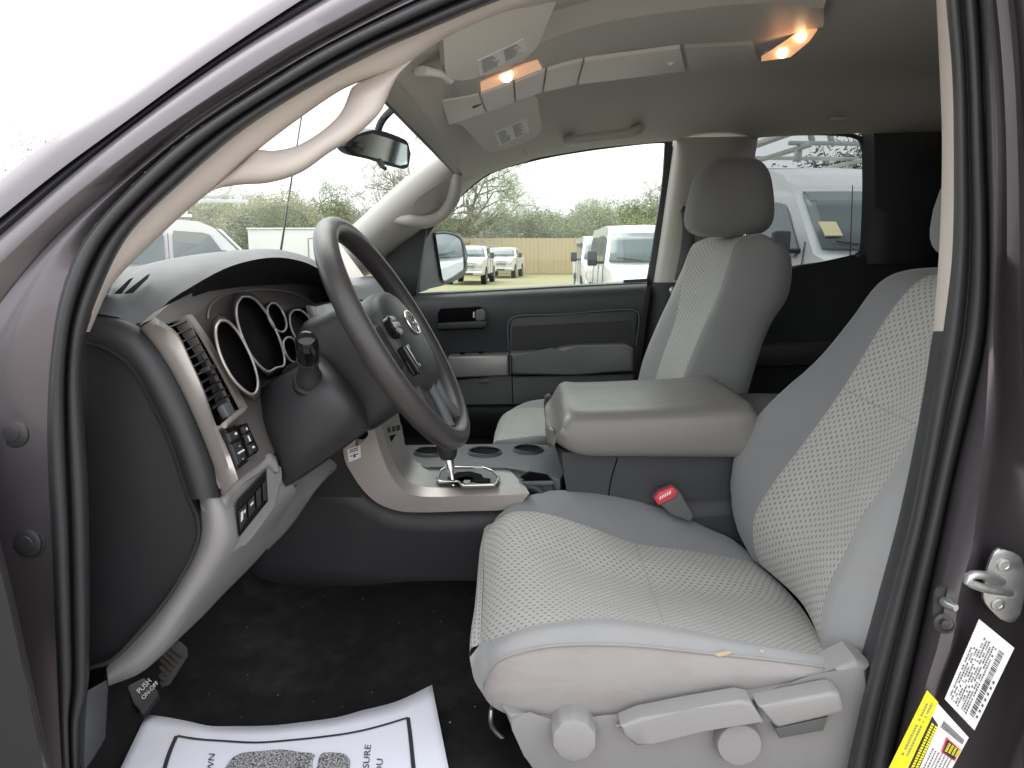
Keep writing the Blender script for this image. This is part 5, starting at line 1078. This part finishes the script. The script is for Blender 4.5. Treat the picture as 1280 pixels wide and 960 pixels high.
quads('band_lettering', [[Q3(.12+k*.035, .05+.1*r, .0012), Q3(.145+k*.035, .05+.1*r, .0012), Q3(.145+k*.035, .12+.1*r, .0012), Q3(.12+k*.035, .12+.1*r, .0012)] for k in range(19) for r in (0, 1)], 'label_yellow', s3_, 'stuff')
quads('barcode', [[Q3(.80, .30+k*.032), Q3(.90, .30+k*.032), Q3(.90, .316+k*.032), Q3(.80, .316+k*.032)] for k in range(20)], 'ink', s3_, 'stuff')
quads('red_panel', [[Q3(.50, .56), Q3(.74, .52), Q3(.70, .97), Q3(.44, .97)]], 'label_red', s3_)
quads('black_panel', [[Q3(.515, .60, .001), Q3(.715, .56, .001), Q3(.68, .93, .001), Q3(.46, .93, .001)]], 'ink', s3_)
quads('panel_lettering', [[Q3(.54+k*.026, .62+r*.09, .0014), Q3(.556+k*.026, .62+r*.09, .0014), Q3(.556+k*.026, .68+r*.09, .0014), Q3(.54+k*.026, .68+r*.09, .0014)] for k in range(6) for r in range(4)], 'label_yellow', s3_, 'stuff')
fine = []
for r in range(7):
    u = .12
    while u < .48:
        w_ = rs_.uniform(.012, .04); fine.append([Q3(u, .34+r*.085), Q3(u+w_, .34+r*.085), Q3(u+w_, .37+r*.085), Q3(u, .37+r*.085)]); u += w_+.012
quads('fine_print', fine, 'grey_ink', s3_, 'stuff')

# ================================================================== the lot outside
gnd = link_mesh('ground', [Vector((-400, -200, 0)), Vector((400, -200, 0)), Vector((400, 600, 0)), Vector((-400, 600, 0))], [(0, 1, 2, 3)], 'lot_ground', None, False)
gnd['kind'] = 'structure'

def copy_thing(root, loc, rz, label, scale=1.0, sub=True):
    r = root.copy(); COL.objects.link(r); r.location = loc; r.rotation_euler = (0, 0, rz); r.scale = (scale,)*3; r['label'] = label
    for ch_ in root.children:
        c_ = ch_.copy(); COL.objects.link(c_); c_.parent = r
        for g_ in ch_.children:
            d_ = g_.copy(); COL.objects.link(d_); d_.parent = c_
    return r

def vehicle(name, label, cat, group, prof, half, roof_half, z_belt, spec):
    root = thing(name, label, cat, (0, 0, 0), group); zt_ = max(z for x, z in prof); xf = max(x for x, z in prof)
    def hw(x, z):
        w_ = half if z < z_belt else half+(roof_half-half)*(z-z_belt)/(zt_-z_belt)
        return w_*(1-.10*max(0, (x-(xf-.9))/.9)**2)
    bm = bmesh.new(); pts = []
    for i, (x, z) in enumerate(prof):                        # finer outline along long edges
        x2, z2 = prof[(i+1) % len(prof)]; k = max(1, int(math.hypot(x2-x, z2-z)/.45))
        pts += [(x+(x2-x)*j/k, z+(z2-z)*j/k) for j in range(k)]
    n = len(pts)
    Lv = [bm.verts.new((x, hw(x, z), z)) for x, z in pts]; Rv = [bm.verts.new((x, -hw(x, z), z)) for x, z in pts]
    Cv = [bm.verts.new((x+(.07 if x > xf-1.3 and z > .4 else 0), 0, z+(.03 if z > zt_-.05 else 0))) for x, z in pts]
    for i in range(n):
        j = (i+1) % n; bm.faces.new((Lv[i], Lv[j], Cv[j], Cv[i])); bm.faces.new((Cv[i], Cv[j], Rv[j], Rv[i]))
    bm.faces.new(Lv[::-1]); bm.faces.new(Rv)
    es = [e for e in bm.edges if len(e.link_faces) == 2 and e.calc_face_angle(0) > .9]
    bmesh.ops.bevel(bm, geom=es, offset=.07, segments=4, affect='EDGES', profile=.5, clamp_overlap=True)
    bmesh.ops.triangulate(bm, faces=[f for f in bm.faces if len(f.verts) > 4])
    bmesh.ops.recalc_face_normals(bm, faces=bm.faces[:])
    me = bpy.data.meshes.new('body'); bm.to_mesh(me); bm.free(); me.materials.append(MATS['white_paint'])
    me.polygons.foreach_set('use_smooth', [True]*len(me.polygons)); me.set_sharp_from_angle(angle=math.radians(38))
    body_ = bpy.data.objects.new('body', me); COL.objects.link(body_); body_.parent = root
    for win in spec.get('side', ()):
        for s in (1, -1):
            P = [Vector((x, s*(hw(x, z)-.004), z)) for x, z in win]
            prism('side_window', resample(P+[P[0]], 24, False)[:-1], (0, s*.014, 0), spec.get('glass', 'van_glass'), root)
    (xa, za), (xb, zb) = spec['screen']; mrg = spec.get('inset', .10)
    a = Vector((xb-xa, 0, zb-za)).normalized(); nrm = Vector((a.z, 0, -a.x)); nrm = nrm if nrm.x > 0 else -nrm
    rows_ = []
    for f in (.04, .35, .7, .96):
        x, z = xa+(xb-xa)*f, za+(zb-za)*f; w_ = hw(x, z)-mrg
        rows_.append([Vector((x+.075*(1-(k/6-1)**2), w_*(1-k/6), z))+nrm*.012 for k in range(13)])
    loft('windscreen', rows_, spec.get('glass', 'van_glass'), root, n=13, smooth_along=False, thick=.012)
    for s in (.15, -.5): tube('wiper', [Vector((xa+.06, s+.25, za+.04))+nrm*.03, Vector((xa+.0, s-.25, za+.10))+nrm*.035], .012, 'rubber', root, n=4, sides=6)
    # nose
    zg = spec['nose']; xg = xf+.055
    g_ = rbox('grille', (Vector((xg, 0, zg)), *AX), (.06, spec.get('gw', 1.1), spec.get('gh', .26)), spec.get('gmat', 'charcoal_plastic'), root, .02)
    if spec.get('bars'):
        for k in range(2): rbox('grille_bar', (Vector((xg+.04, 0, zg-.065+k*.13)), *AX), (.03, spec['gw']*.96, .035), 'dark_glass', g_, .008)
        rbox('grille_post', (Vector((xg+.045, 0, zg)), *AX), (.03, .07, spec['gh']), 'chrome', g_, .008)
    for s in (1, -1):
        hl = rbox('headlight', (Vector((xf-.01, s*(half-.27), zg)), *AX), (.14, .30, .22), 'lamp_lens', root, .03)
        rbox('turn_signal', (Vector((xf-.03, s*(half-.15), zg-.02)), *AX), (.16, .10, .17), 'amber_lens', hl, .015)
        mb = rbox('door_mirror', (Vector((spec['mir'][0], s*(half+.20), spec['mir'][1])), *AX), (.12, .20, .30), 'dark_plastic', root, .03)
        tube('mirror_arm', [Vector((spec['mir'][0], s*(half-.05), spec['mir'][1]-.08)), Vector((spec['mir'][0], s*(half+.2), spec['mir'][1]-.08))], .03, 'dark_plastic', mb, n=3, sides=6, smooth=False)
        def zup(x): return max([z0+(z1-z0)*(x-x0)/(x1-x0) for (x0, z0), (x1, z1) in zip(prof, prof[1:]) if x0 != x1 and min(x0, x1) <= x <= max(x0, x1)]+[.6])
        for dx in spec.get('doors', ()):
            tube('door_seam', [Vector((dx, s*(hw(dx, z)+.001), z)) for z in [.55+(min(zt_-.25, zup(dx)-.10)-.55)*q_/4 for q_ in range(5)]], .008, 'slate_plastic', root, n=8, sides=5, smooth=False)
    rbox('bumper', (Vector((xf+.02, 0, .58)), *AX), (.18, half*1.86, .24), spec.get('bump', 'chrome'), root, .05)
    rbox('bumper_slot', (Vector((xf+.10, 0, .55)), *AX), (.05, half*.9, .09), 'dark_glass', root, .01)
    for x in spec['axles']:
        for s in (1, -1):
            r_ = spec.get('wr', .37); c_ = Vector((x, s*(half-.15), r_))
            lathe('wheel_arch', [(r_*1.22, 0), (r_*1.22, .02)], Vector((x, s*(half-.012), r_+.02)), (0, s, 0), 'tyre', root, 26)
            wh = lathe('wheel', [(r_*.7, -.11), (r_*.96, -.10), (r_, -.06), (r_, .08), (r_*.96, .13), (r_*.66, .165)], c_, (0, s, 0), 'tyre', root, 26)
            lathe('wheel_rim', [(r_*.66, .145), (r_*.62, .172), (r_*.55, .15), (r_*.2, .15), (r_*.16, .178), (r_*.05, .18)], c_, (0, s, 0), 'alloy', wh, 22)
    return root
E_PROF = [(2.70, .42), (2.74, .70), (2.72, 1.02), (2.55, 1.16), (1.80, 1.30), (1.20, 1.96), (.95, 2.06), (.4, 2.10), (-2.5, 2.10), (-2.72, 1.98), (-2.80, 1.2), (-2.78, .42)]
E_SPEC = dict(side=[[(1.45, 1.36), (1.12, 1.86), (.55, 1.90), (.55, 1.34)], [(.42, 1.34), (.42, 1.90), (-.75, 1.90), (-.75, 1.34)], [(-.90, 1.34), (-.90, 1.90), (-2.35, 1.90), (-2.45, 1.34)]], screen=((1.80, 1.32), (1.22, 1.95)), nose=.92, gw=1.15, gh=.24, mir=(1.35, 1.42), doors=(1.5, .48, -.82), axles=(1.95, -1.6), inset=.08)
van = vehicle('white_van', 'white van facing the truck in the passenger window, amber lamp on its corner', 'van', 'white vans parked in the lot', E_PROF, 1.0, .84, 1.25, E_SPEC)
van.location = (2.42, 16.4, 0); van.rotation_euler = (0, 0, math.radians(-90))
v2 = copy_thing(van, (2.55, 25.5, 0), math.radians(-90), 'white van almost hidden behind the nearer van in the passenger window', 1.0)
v3 = copy_thing(van, (-6.95, 12.9, 0), math.radians(22), 'white passenger van with roof rack seen sideways through the windscreen')
H_PROF = [(2.95, .45), (3.0, .75), (2.97, 1.12), (2.80, 1.28), (2.0, 1.50), (1.20, 2.28), (.85, 2.48), (.4, 2.60), (-.3, 2.64), (-2.9, 2.64), (-3.05, 2.5), (-3.05, .45)]
H_SPEC = dict(side=[[(1.62, 1.56), (1.10, 2.10), (.75, 2.16), (.30, 2.16), (.30, 1.50), (1.6, 1.47)]], screen=((2.0, 1.52), (1.22, 2.26)), nose=.98, gw=1.05, gh=.30, mir=(1.62, 1.62), doors=(1.75, .18), axles=(2.05, -1.75), inset=.10, glass='van_glass', bump='charcoal_plastic')
hv = vehicle('tall_white_van', 'tall white van with ladder rack filling the rear side window', 'van', 'white vans parked in the lot', H_PROF, 1.0, .86, 1.35, H_SPEC)
HR = math.radians(-84); hv.location = (3.92, 10.4, 0); hv.rotation_euler = (0, 0, HR)
for k, (x, y) in enumerate(((7.1, 10.9), (10.1, 11.3))):
    copy_thing(hv, (x, y, 0), HR, ['tall white van reflected foremost in the outside mirror', 'tall white van reflected farther back in the outside mirror'][k])
# what belongs to the van behind the rear window only
prism('windscreen_note', [Vector((1.86+.05, -.82, 1.70)), Vector((1.86+.06, -.62, 1.70)), Vector((1.68+.06, -.62, 1.86)), Vector((1.68+.05, -.82, 1.86))], (.012, 0, .012), 'yellow_note', hv)
tube('aerial', [Vector((2.12, -.62, 1.47)), Vector((2.05, -.62, 2.25))], [.008, .005], 'gloss_black', hv, n=4, sides=6)
rack = thing('ladder_rack', 'pale metal ladder rack on the roof of the tall van', 'roof rack', (0, 0, 0))
rack.location = hv.location; rack.rotation_euler = hv.rotation_euler
for s in (-.72, .72): rbox('rail', (Vector((-.6, s, 2.80)), *AX), (3.6, .05, .06), 'rack_metal', rack, .01)
for x in (.9, -.5, -1.9):
    rbox('crossbar', (Vector((x, 0, 2.86)), *AX), (.06, 1.7, .05), 'rack_metal', rack, .01)
    for s in (-.72, .72): rbox('foot', (Vector((x, s, 2.71)), *AX), (.08, .07, .14), 'rack_metal', rack, .01)
for s in (-.6, -.35): rbox('upright', (Vector((.85, s, 3.12)), Vector((1, 0, 0)), Vector((0, .95, .3)).normalized(), Vector((0, -.3, .95)).normalized()), (.06, .06, .56), 'rack_metal', rack, .01)
rbox('drop_bar', (Vector((.3, -.86, 2.98)), *AX), (1.5, .07, .09), 'rack_metal', rack, .02)
rack2 = thing('roof_ladder_rack', 'white roof rack with curved hook on the van beyond the windscreen', 'roof rack', (0, 0, 0))
rack2.location = v3.location; rack2.rotation_euler = v3.rotation_euler
for s in (-.6, .6): rbox('rail', (Vector((-.8, s, 2.22)), *AX), (3.2, .05, .05), 'white_paint', rack2, .01)
for x in (.5, -.7, -1.9): rbox('crossbar', (Vector((x, 0, 2.28)), *AX), (.06, 1.5, .05), 'white_paint', rack2, .01)
for x in (.5, -.7, -1.9):
    for s in (-.6, .6): rbox('foot', (Vector((x, s, 2.15)), *AX), (.06, .06, .12), 'white_paint', rack2, .01)
tube('hook', [Vector((1.0, -.6, 2.50)), Vector((1.35, -.6, 2.52)), Vector((1.5, -.6, 2.62)), Vector((1.52, -.6, 2.95))], .04, 'white_paint', rack2, n=16)
rbox('ladder_rail', (Vector((.6, -.6, 2.42)), *AX), (2.4, .08, .06), 'white_paint', rack2, .01)
P_PROF = [(2.85, .50), (2.92, .80), (2.90, 1.14), (2.70, 1.24), (1.35, 1.34), (.72, 1.86), (.45, 1.93), (-.70, 1.93), (-.95, 1.84), (-1.08, 1.36), (-2.95, 1.34), (-2.98, .55)]
P_SPEC = dict(side=[[(1.05, 1.40), (.66, 1.78), (.15, 1.82), (.15, 1.38)], [(.05, 1.38), (.05, 1.82), (-.72, 1.82), (-.92, 1.38)]], screen=((1.35, 1.36), (.74, 1.85)), nose=.98, gw=1.05, gh=.34, gmat='chrome', bars=True, mir=(1.05, 1.45), doors=(1.25, .10, -1.0), axles=(1.95, -1.75), wr=.40, inset=.10)
pu = vehicle('white_pickup', 'white pickup with chrome grille parked alone before the tan fence', 'truck', 'white pickups by the fence', P_PROF, 1.0, .80, 1.3, P_SPEC)
pu.location = (-1.9, 49, 0); pu.rotation_euler = (0, 0, math.radians(-96))
copy_thing(pu, (-3.25, 39, 0), math.radians(-93), 'white pickup partly hidden behind the outside mirror')
# box trailer seen through the windscreen
tr = thing('box_trailer', 'white box trailer with a door beyond the windscreen', 'trailer', (-8.4, 26, 0))
box('box_body', (-10.2, 26, .6), (-6.9, 29.5, 2.42), 'trailer_white', tr, .04)
prism('trailer_door', [Vector((-8.0, 25.985, .75)), Vector((-7.15, 25.985, .75)), Vector((-7.15, 25.985, 2.05)), Vector((-8.0, 25.985, 2.05))], (0, .03, 0), 'trailer_white', tr, .01)
tube('door_gasket', [Vector((x, 25.98, z)) for x, z in ((-8.02, .75), (-8.02, 2.07), (-7.13, 2.07), (-7.13, .75))], .012, 'slate_plastic', tr, n=20, sides=5, smooth=False)
tube('roof_trim', [Vector((-10.22, 25.98, 2.40)), Vector((-6.88, 25.98, 2.40))], .03, 'rack_metal', tr, n=3, sides=6, smooth=False)
for x in (-9.6, -7.6): lathe('wheel', [(.22, 0), (.36, .02), (.36, .2), (.22, .22)], Vector((x, 26.05, .36)), (0, 1, 0), 'tyre', tr, 22)
rbox('undercarriage', (Vector((-8.5, 27.7, .5)), *AX), (3.0, 3.0, .2), 'dark_plastic', tr, .02)
# tan metal fence: ribbed panels between posts
fence = thing('tan_fence', 'tall tan ribbed metal fence along the back of the lot', 'fence', (0, 56, 0))
prof = []
for i in range(9):
    x = i*.30; prof += [(x, 0), (x+.20, 0), (x+.22, -.045), (x+.27, -.045)]
prof.append((2.70, 0))
pv = [Vector((x, y, z)) for z in (.05, 2.72) for x, y in prof]; k = len(prof)
pf_ = [(i, i+1, k+i+1, k+i) for i in range(k-1)]
fm = None
for j in range(17):
    if fm is None:
        o = link_mesh('fence_panel', pv, pf_, 'fence_tan', fence, False); md = o.modifiers.new('thickness', 'SOLIDIFY'); md.thickness = .01; fm = o
    else:
        o = fm.copy(); COL.objects.link(o); o.parent = fence
    o.location = Vector((-16+j*2.75, 0, 0))
    p_ = rbox('fence_post', (Vector((-16+j*2.75-.025, .05, 1.38)), *AX), (.06, .06, 2.8), 'fence_tan', fence, .01); p_.location = Vector((0, 0, 0))
# shed roof at the right of the passenger window
sh = thing('far_shed', 'small far shed with brown roof right of the trees', 'shed', (10.5, 66, 0))
box('shed_wall', (8.2, 64.5, 0), (13, 68, 3.6), 'trailer_white', sh, .02)
for s in (0, 1): prism('shed_roof', [Vector((7.7, 63.9 if not s else 66.25, 3.5 if not s else 4.8)), Vector((13.5, 63.9 if not s else 66.25, 3.5 if not s else 4.8)), Vector((13.5, 66.25 if not s else 68.6, 4.8 if not s else 3.5)), Vector((7.7, 66.25 if not s else 68.6, 4.8 if not s else 3.5))], (0, 0, .12), 'shingle', sh)

# ------------------------------------------------------------------ early spring trees
def make_tree(seed, h, spread, trunk_r, leaf_mat, n_leaf, leaf_s, levels=5, forks=3, low=.25, conifer=False):
    rn = random.Random(seed); tv, tf, tips = [], [], []
    def limb(p, d, L, r, lev):
        k = 4; segs = 3 if lev < 2 else 2; q = p.copy(); dirn = d.copy(); sides = 6 if lev == 0 else (4 if lev < 3 else 3)
        prev = None
        for i in range(segs+1):
            f = i/segs; rr = r*(1-.45*f)
            a = dirn.orthogonal().normalized(); b_ = dirn.cross(a); s0 = len(tv)
            for s in range(sides): th = 2*math.pi*s/sides; tv.append(q+a*(rr*math.cos(th))+b_*(rr*math.sin(th)))
            if prev is not None:
                for s in range(sides): tf.append((prev+s, prev+(s+1) % sides, s0+(s+1) % sides, s0+s))
            prev = s0
            if i < segs:
                q = q+dirn*(L/segs); dirn = (dirn+Vector((rn.uniform(-1, 1), rn.uniform(-1, 1), rn.uniform(-.4, .9)))*(.10+.03*lev)).normalized()
            if lev >= 2: tips.append(q.copy())
        if lev < levels:
            nk = forks+rn.randint(-1, 1)+(2 if lev == 0 else 0)
            for c in range(nk):
                az = rn.uniform(0, 2*math.pi); el = rn.uniform(.25, .95) if not conifer else rn.uniform(-.1, .3)
                nd = (dirn*math.sin(el)+ (dirn.orthogonal().normalized().cross(dirn)*math.cos(az)+dirn.orthogonal().normalized()*math.sin(az))*math.cos(el)*spread).normalized()
                t_ = rn.uniform(.45, 1) if lev else rn.uniform(low, 1)
                limb(p.lerp(q, t_), nd, L*rn.uniform(.52, .78), max(.012, r*rn.uniform(.42, .6)), lev+1)
    limb(Vector((0, 0, -.1)), Vector((0, 0, 1)), h*.48, trunk_r, 0)
    lv_, lf_ = [], []
    for i in range(n_leaf):
        c = rn.choice(tips)+Vector((rn.gauss(0, .28), rn.gauss(0, .28), rn.gauss(0, .25))); s = leaf_s*rn.uniform(.6, 1.4)
        a = Vector((rn.gauss(0, 1), rn.gauss(0, 1), rn.gauss(0, 1))).normalized(); b_ = a.orthogonal().normalized(); k = len(lv_)
        lv_ += [c-a*s, c+b_*s*.5, c+a*s, c-b_*s*.5]; lf_.append((k, k+1, k+2, k+3))
    return tv, tf, lv_, lf_
def tree_thing(label, data, leaf_mat, loc, rz, sc_=1.0, name='spring_tree'):
    root = thing(name, label, 'tree', (0, 0, 0), 'trees behind the lot')
    link_mesh('trunk', data[0], data[1], 'bark', root, True, None, 180); link_mesh('crown', data[2], data[3], leaf_mat, root, False)
    root.location = loc; root.rotation_euler = (0, 0, rz); root.scale = (sc_,)*3; return root
def at_ground(px, d): return ((px-666)*d/900, d, 0)
dA = make_tree(1, 11.5, 1.0, .20, 'leaf_spring', 15000, .040, 5, 4)
dB = make_tree(2, 10.5, 1.1, .18, 'leaf_olive', 6000, .032, 5, 4)
dC = make_tree(3, 6.0, 1.2, .12, 'leaf_olive', 20000, .055, 5, 4, .1)
dD = make_tree(4, 9.0, .9, .16, 'bud_red', 900, .08, 5, 4)
dE = make_tree(5, 9.5, .8, .2, 'leaf_pine', 16000, .09, 4, 5, .1)
tA = tree_thing('tall pale green tree just left of the passenger window sky', dA, 'leaf_spring', at_ground(592, 60), .3, 1.08)
tB = tree_thing('bare grey tree with thin crown above the nearer van roof', dB, 'leaf_olive', at_ground(790, 66), 1.1, .92)
tC = tree_thing('low olive thicket above the tan fence, leftmost in the passenger window', dC, 'leaf_olive', at_ground(570, 60), 2, 1.0, 'thicket')
tD = tree_thing('reddish budding tree at the far left beyond the truck pillar', dD, 'bud_red', at_ground(4, 42), 0, .98)
tE = tree_thing('dark green conifer in the windscreen beside the far pillar', dE, 'leaf_pine', at_ground(462, 60), 0, .62, 'conifer')
spots = [(tA, 545, 64, .95, 'tall pale green tree behind the outside mirror'), (tA, 720, 63, .66, 'mid-height pale green tree at the middle of the passenger window'), (tA, 748, 68, .75, 'pale green tree left of the bare grey tree'), (tB, 630, 70, .9, 'bare tree right of the tall pale green tree'),
         (tB, 690, 72, .62, 'low bare tree near the middle of the passenger window'), (tB, 826, 64, .85, 'bare tree at the right edge of the passenger window'), (tA, 870, 66, .8, 'pale green tree behind the far pillar'), (tB, 650, 66, .55, 'small bare tree above the lone pickup'),
         (tB, 265, 62, .80, 'bare tree above the sideways van in the windscreen'), (tB, 300, 66, .85, 'bare tree above the left end of the trailer'), (tA, 345, 60, .72, 'pale green tree above the trailer'), (tA, 395, 62, .82, 'tall pale green tree above the trailer door'), (tB, 530, 58, 1.28, 'tallest bare tree by the far upper windscreen corner'), (tB, 215, 60, .8, 'bare tree at the left edge of the windscreen'), (tA, 430, 66, .6, 'low pale green tree left of the conifer'), (tD, 285, 70, .8, 'reddish budding tree behind the sideways van'), (tE, 1092, 34, .95, 'dark tree above the tall van at the right of the rear window')]
for src, px, d, s, lab in spots: copy_thing(src, at_ground(px, d), px*.7, lab, s)
rn = random.Random(9)
thick = [(600, 61, .9, 'behind the left pickup'), (626, 63, .8, 'left of the lone pickup roof'), (655, 61, .85, 'right of the lone pickup roof'), (682, 64, .8, 'at the middle of the tan fence'), (708, 62, .85, 'left of the vans'), (738, 62, .85, 'above the hidden van'), (768, 63, .95, 'above the nearer van'), (800, 62, .9, 'at the right end of the tan fence'), (832, 62, .9, 'behind the far window frame'),
         (215, 56, 1.0, 'left of the sideways van roof'), (245, 58, .95, 'above the sideways van roof'), (275, 56, .95, 'behind the curved rack hook'), (305, 58, .95, 'left of the trailer'), (332, 56, .9, 'above the left half of the trailer'), (360, 58, .95, 'above the middle of the trailer'), (388, 56, .9, 'above the trailer door'), (415, 58, .85, 'right of the trailer'), (440, 56, .8, 'beside the conifer')]
for px, d, s, lab in thick: copy_thing(tC, at_ground(px+rn.uniform(-3, 3), d), rn.uniform(0, 6), 'olive thicket '+lab, s*rn.uniform(1.25, 1.55))
for k, px in enumerate((585, 640, 668, 695, 722, 755, 785, 815, 230, 260, 318, 346, 374, 402, 428)): copy_thing(tA if k % 3 == 0 else tB, at_ground(px, 74+3*(k % 3)), px*1.3, ['pale back-row tree '+w for w in ('behind the mirror', 'left of the sky gap', 'above the lone pickup', 'at the middle of the tan fence', 'left of the hidden van', 'above the hidden van', 'over the nearer van', 'beside the far window frame', 'over the sideways van', 'behind the rack hook', 'over the trailer edge', 'over the trailer left half', 'over the trailer middle', 'over the trailer door', 'right of the trailer')][k], .55+.06*(k % 3))
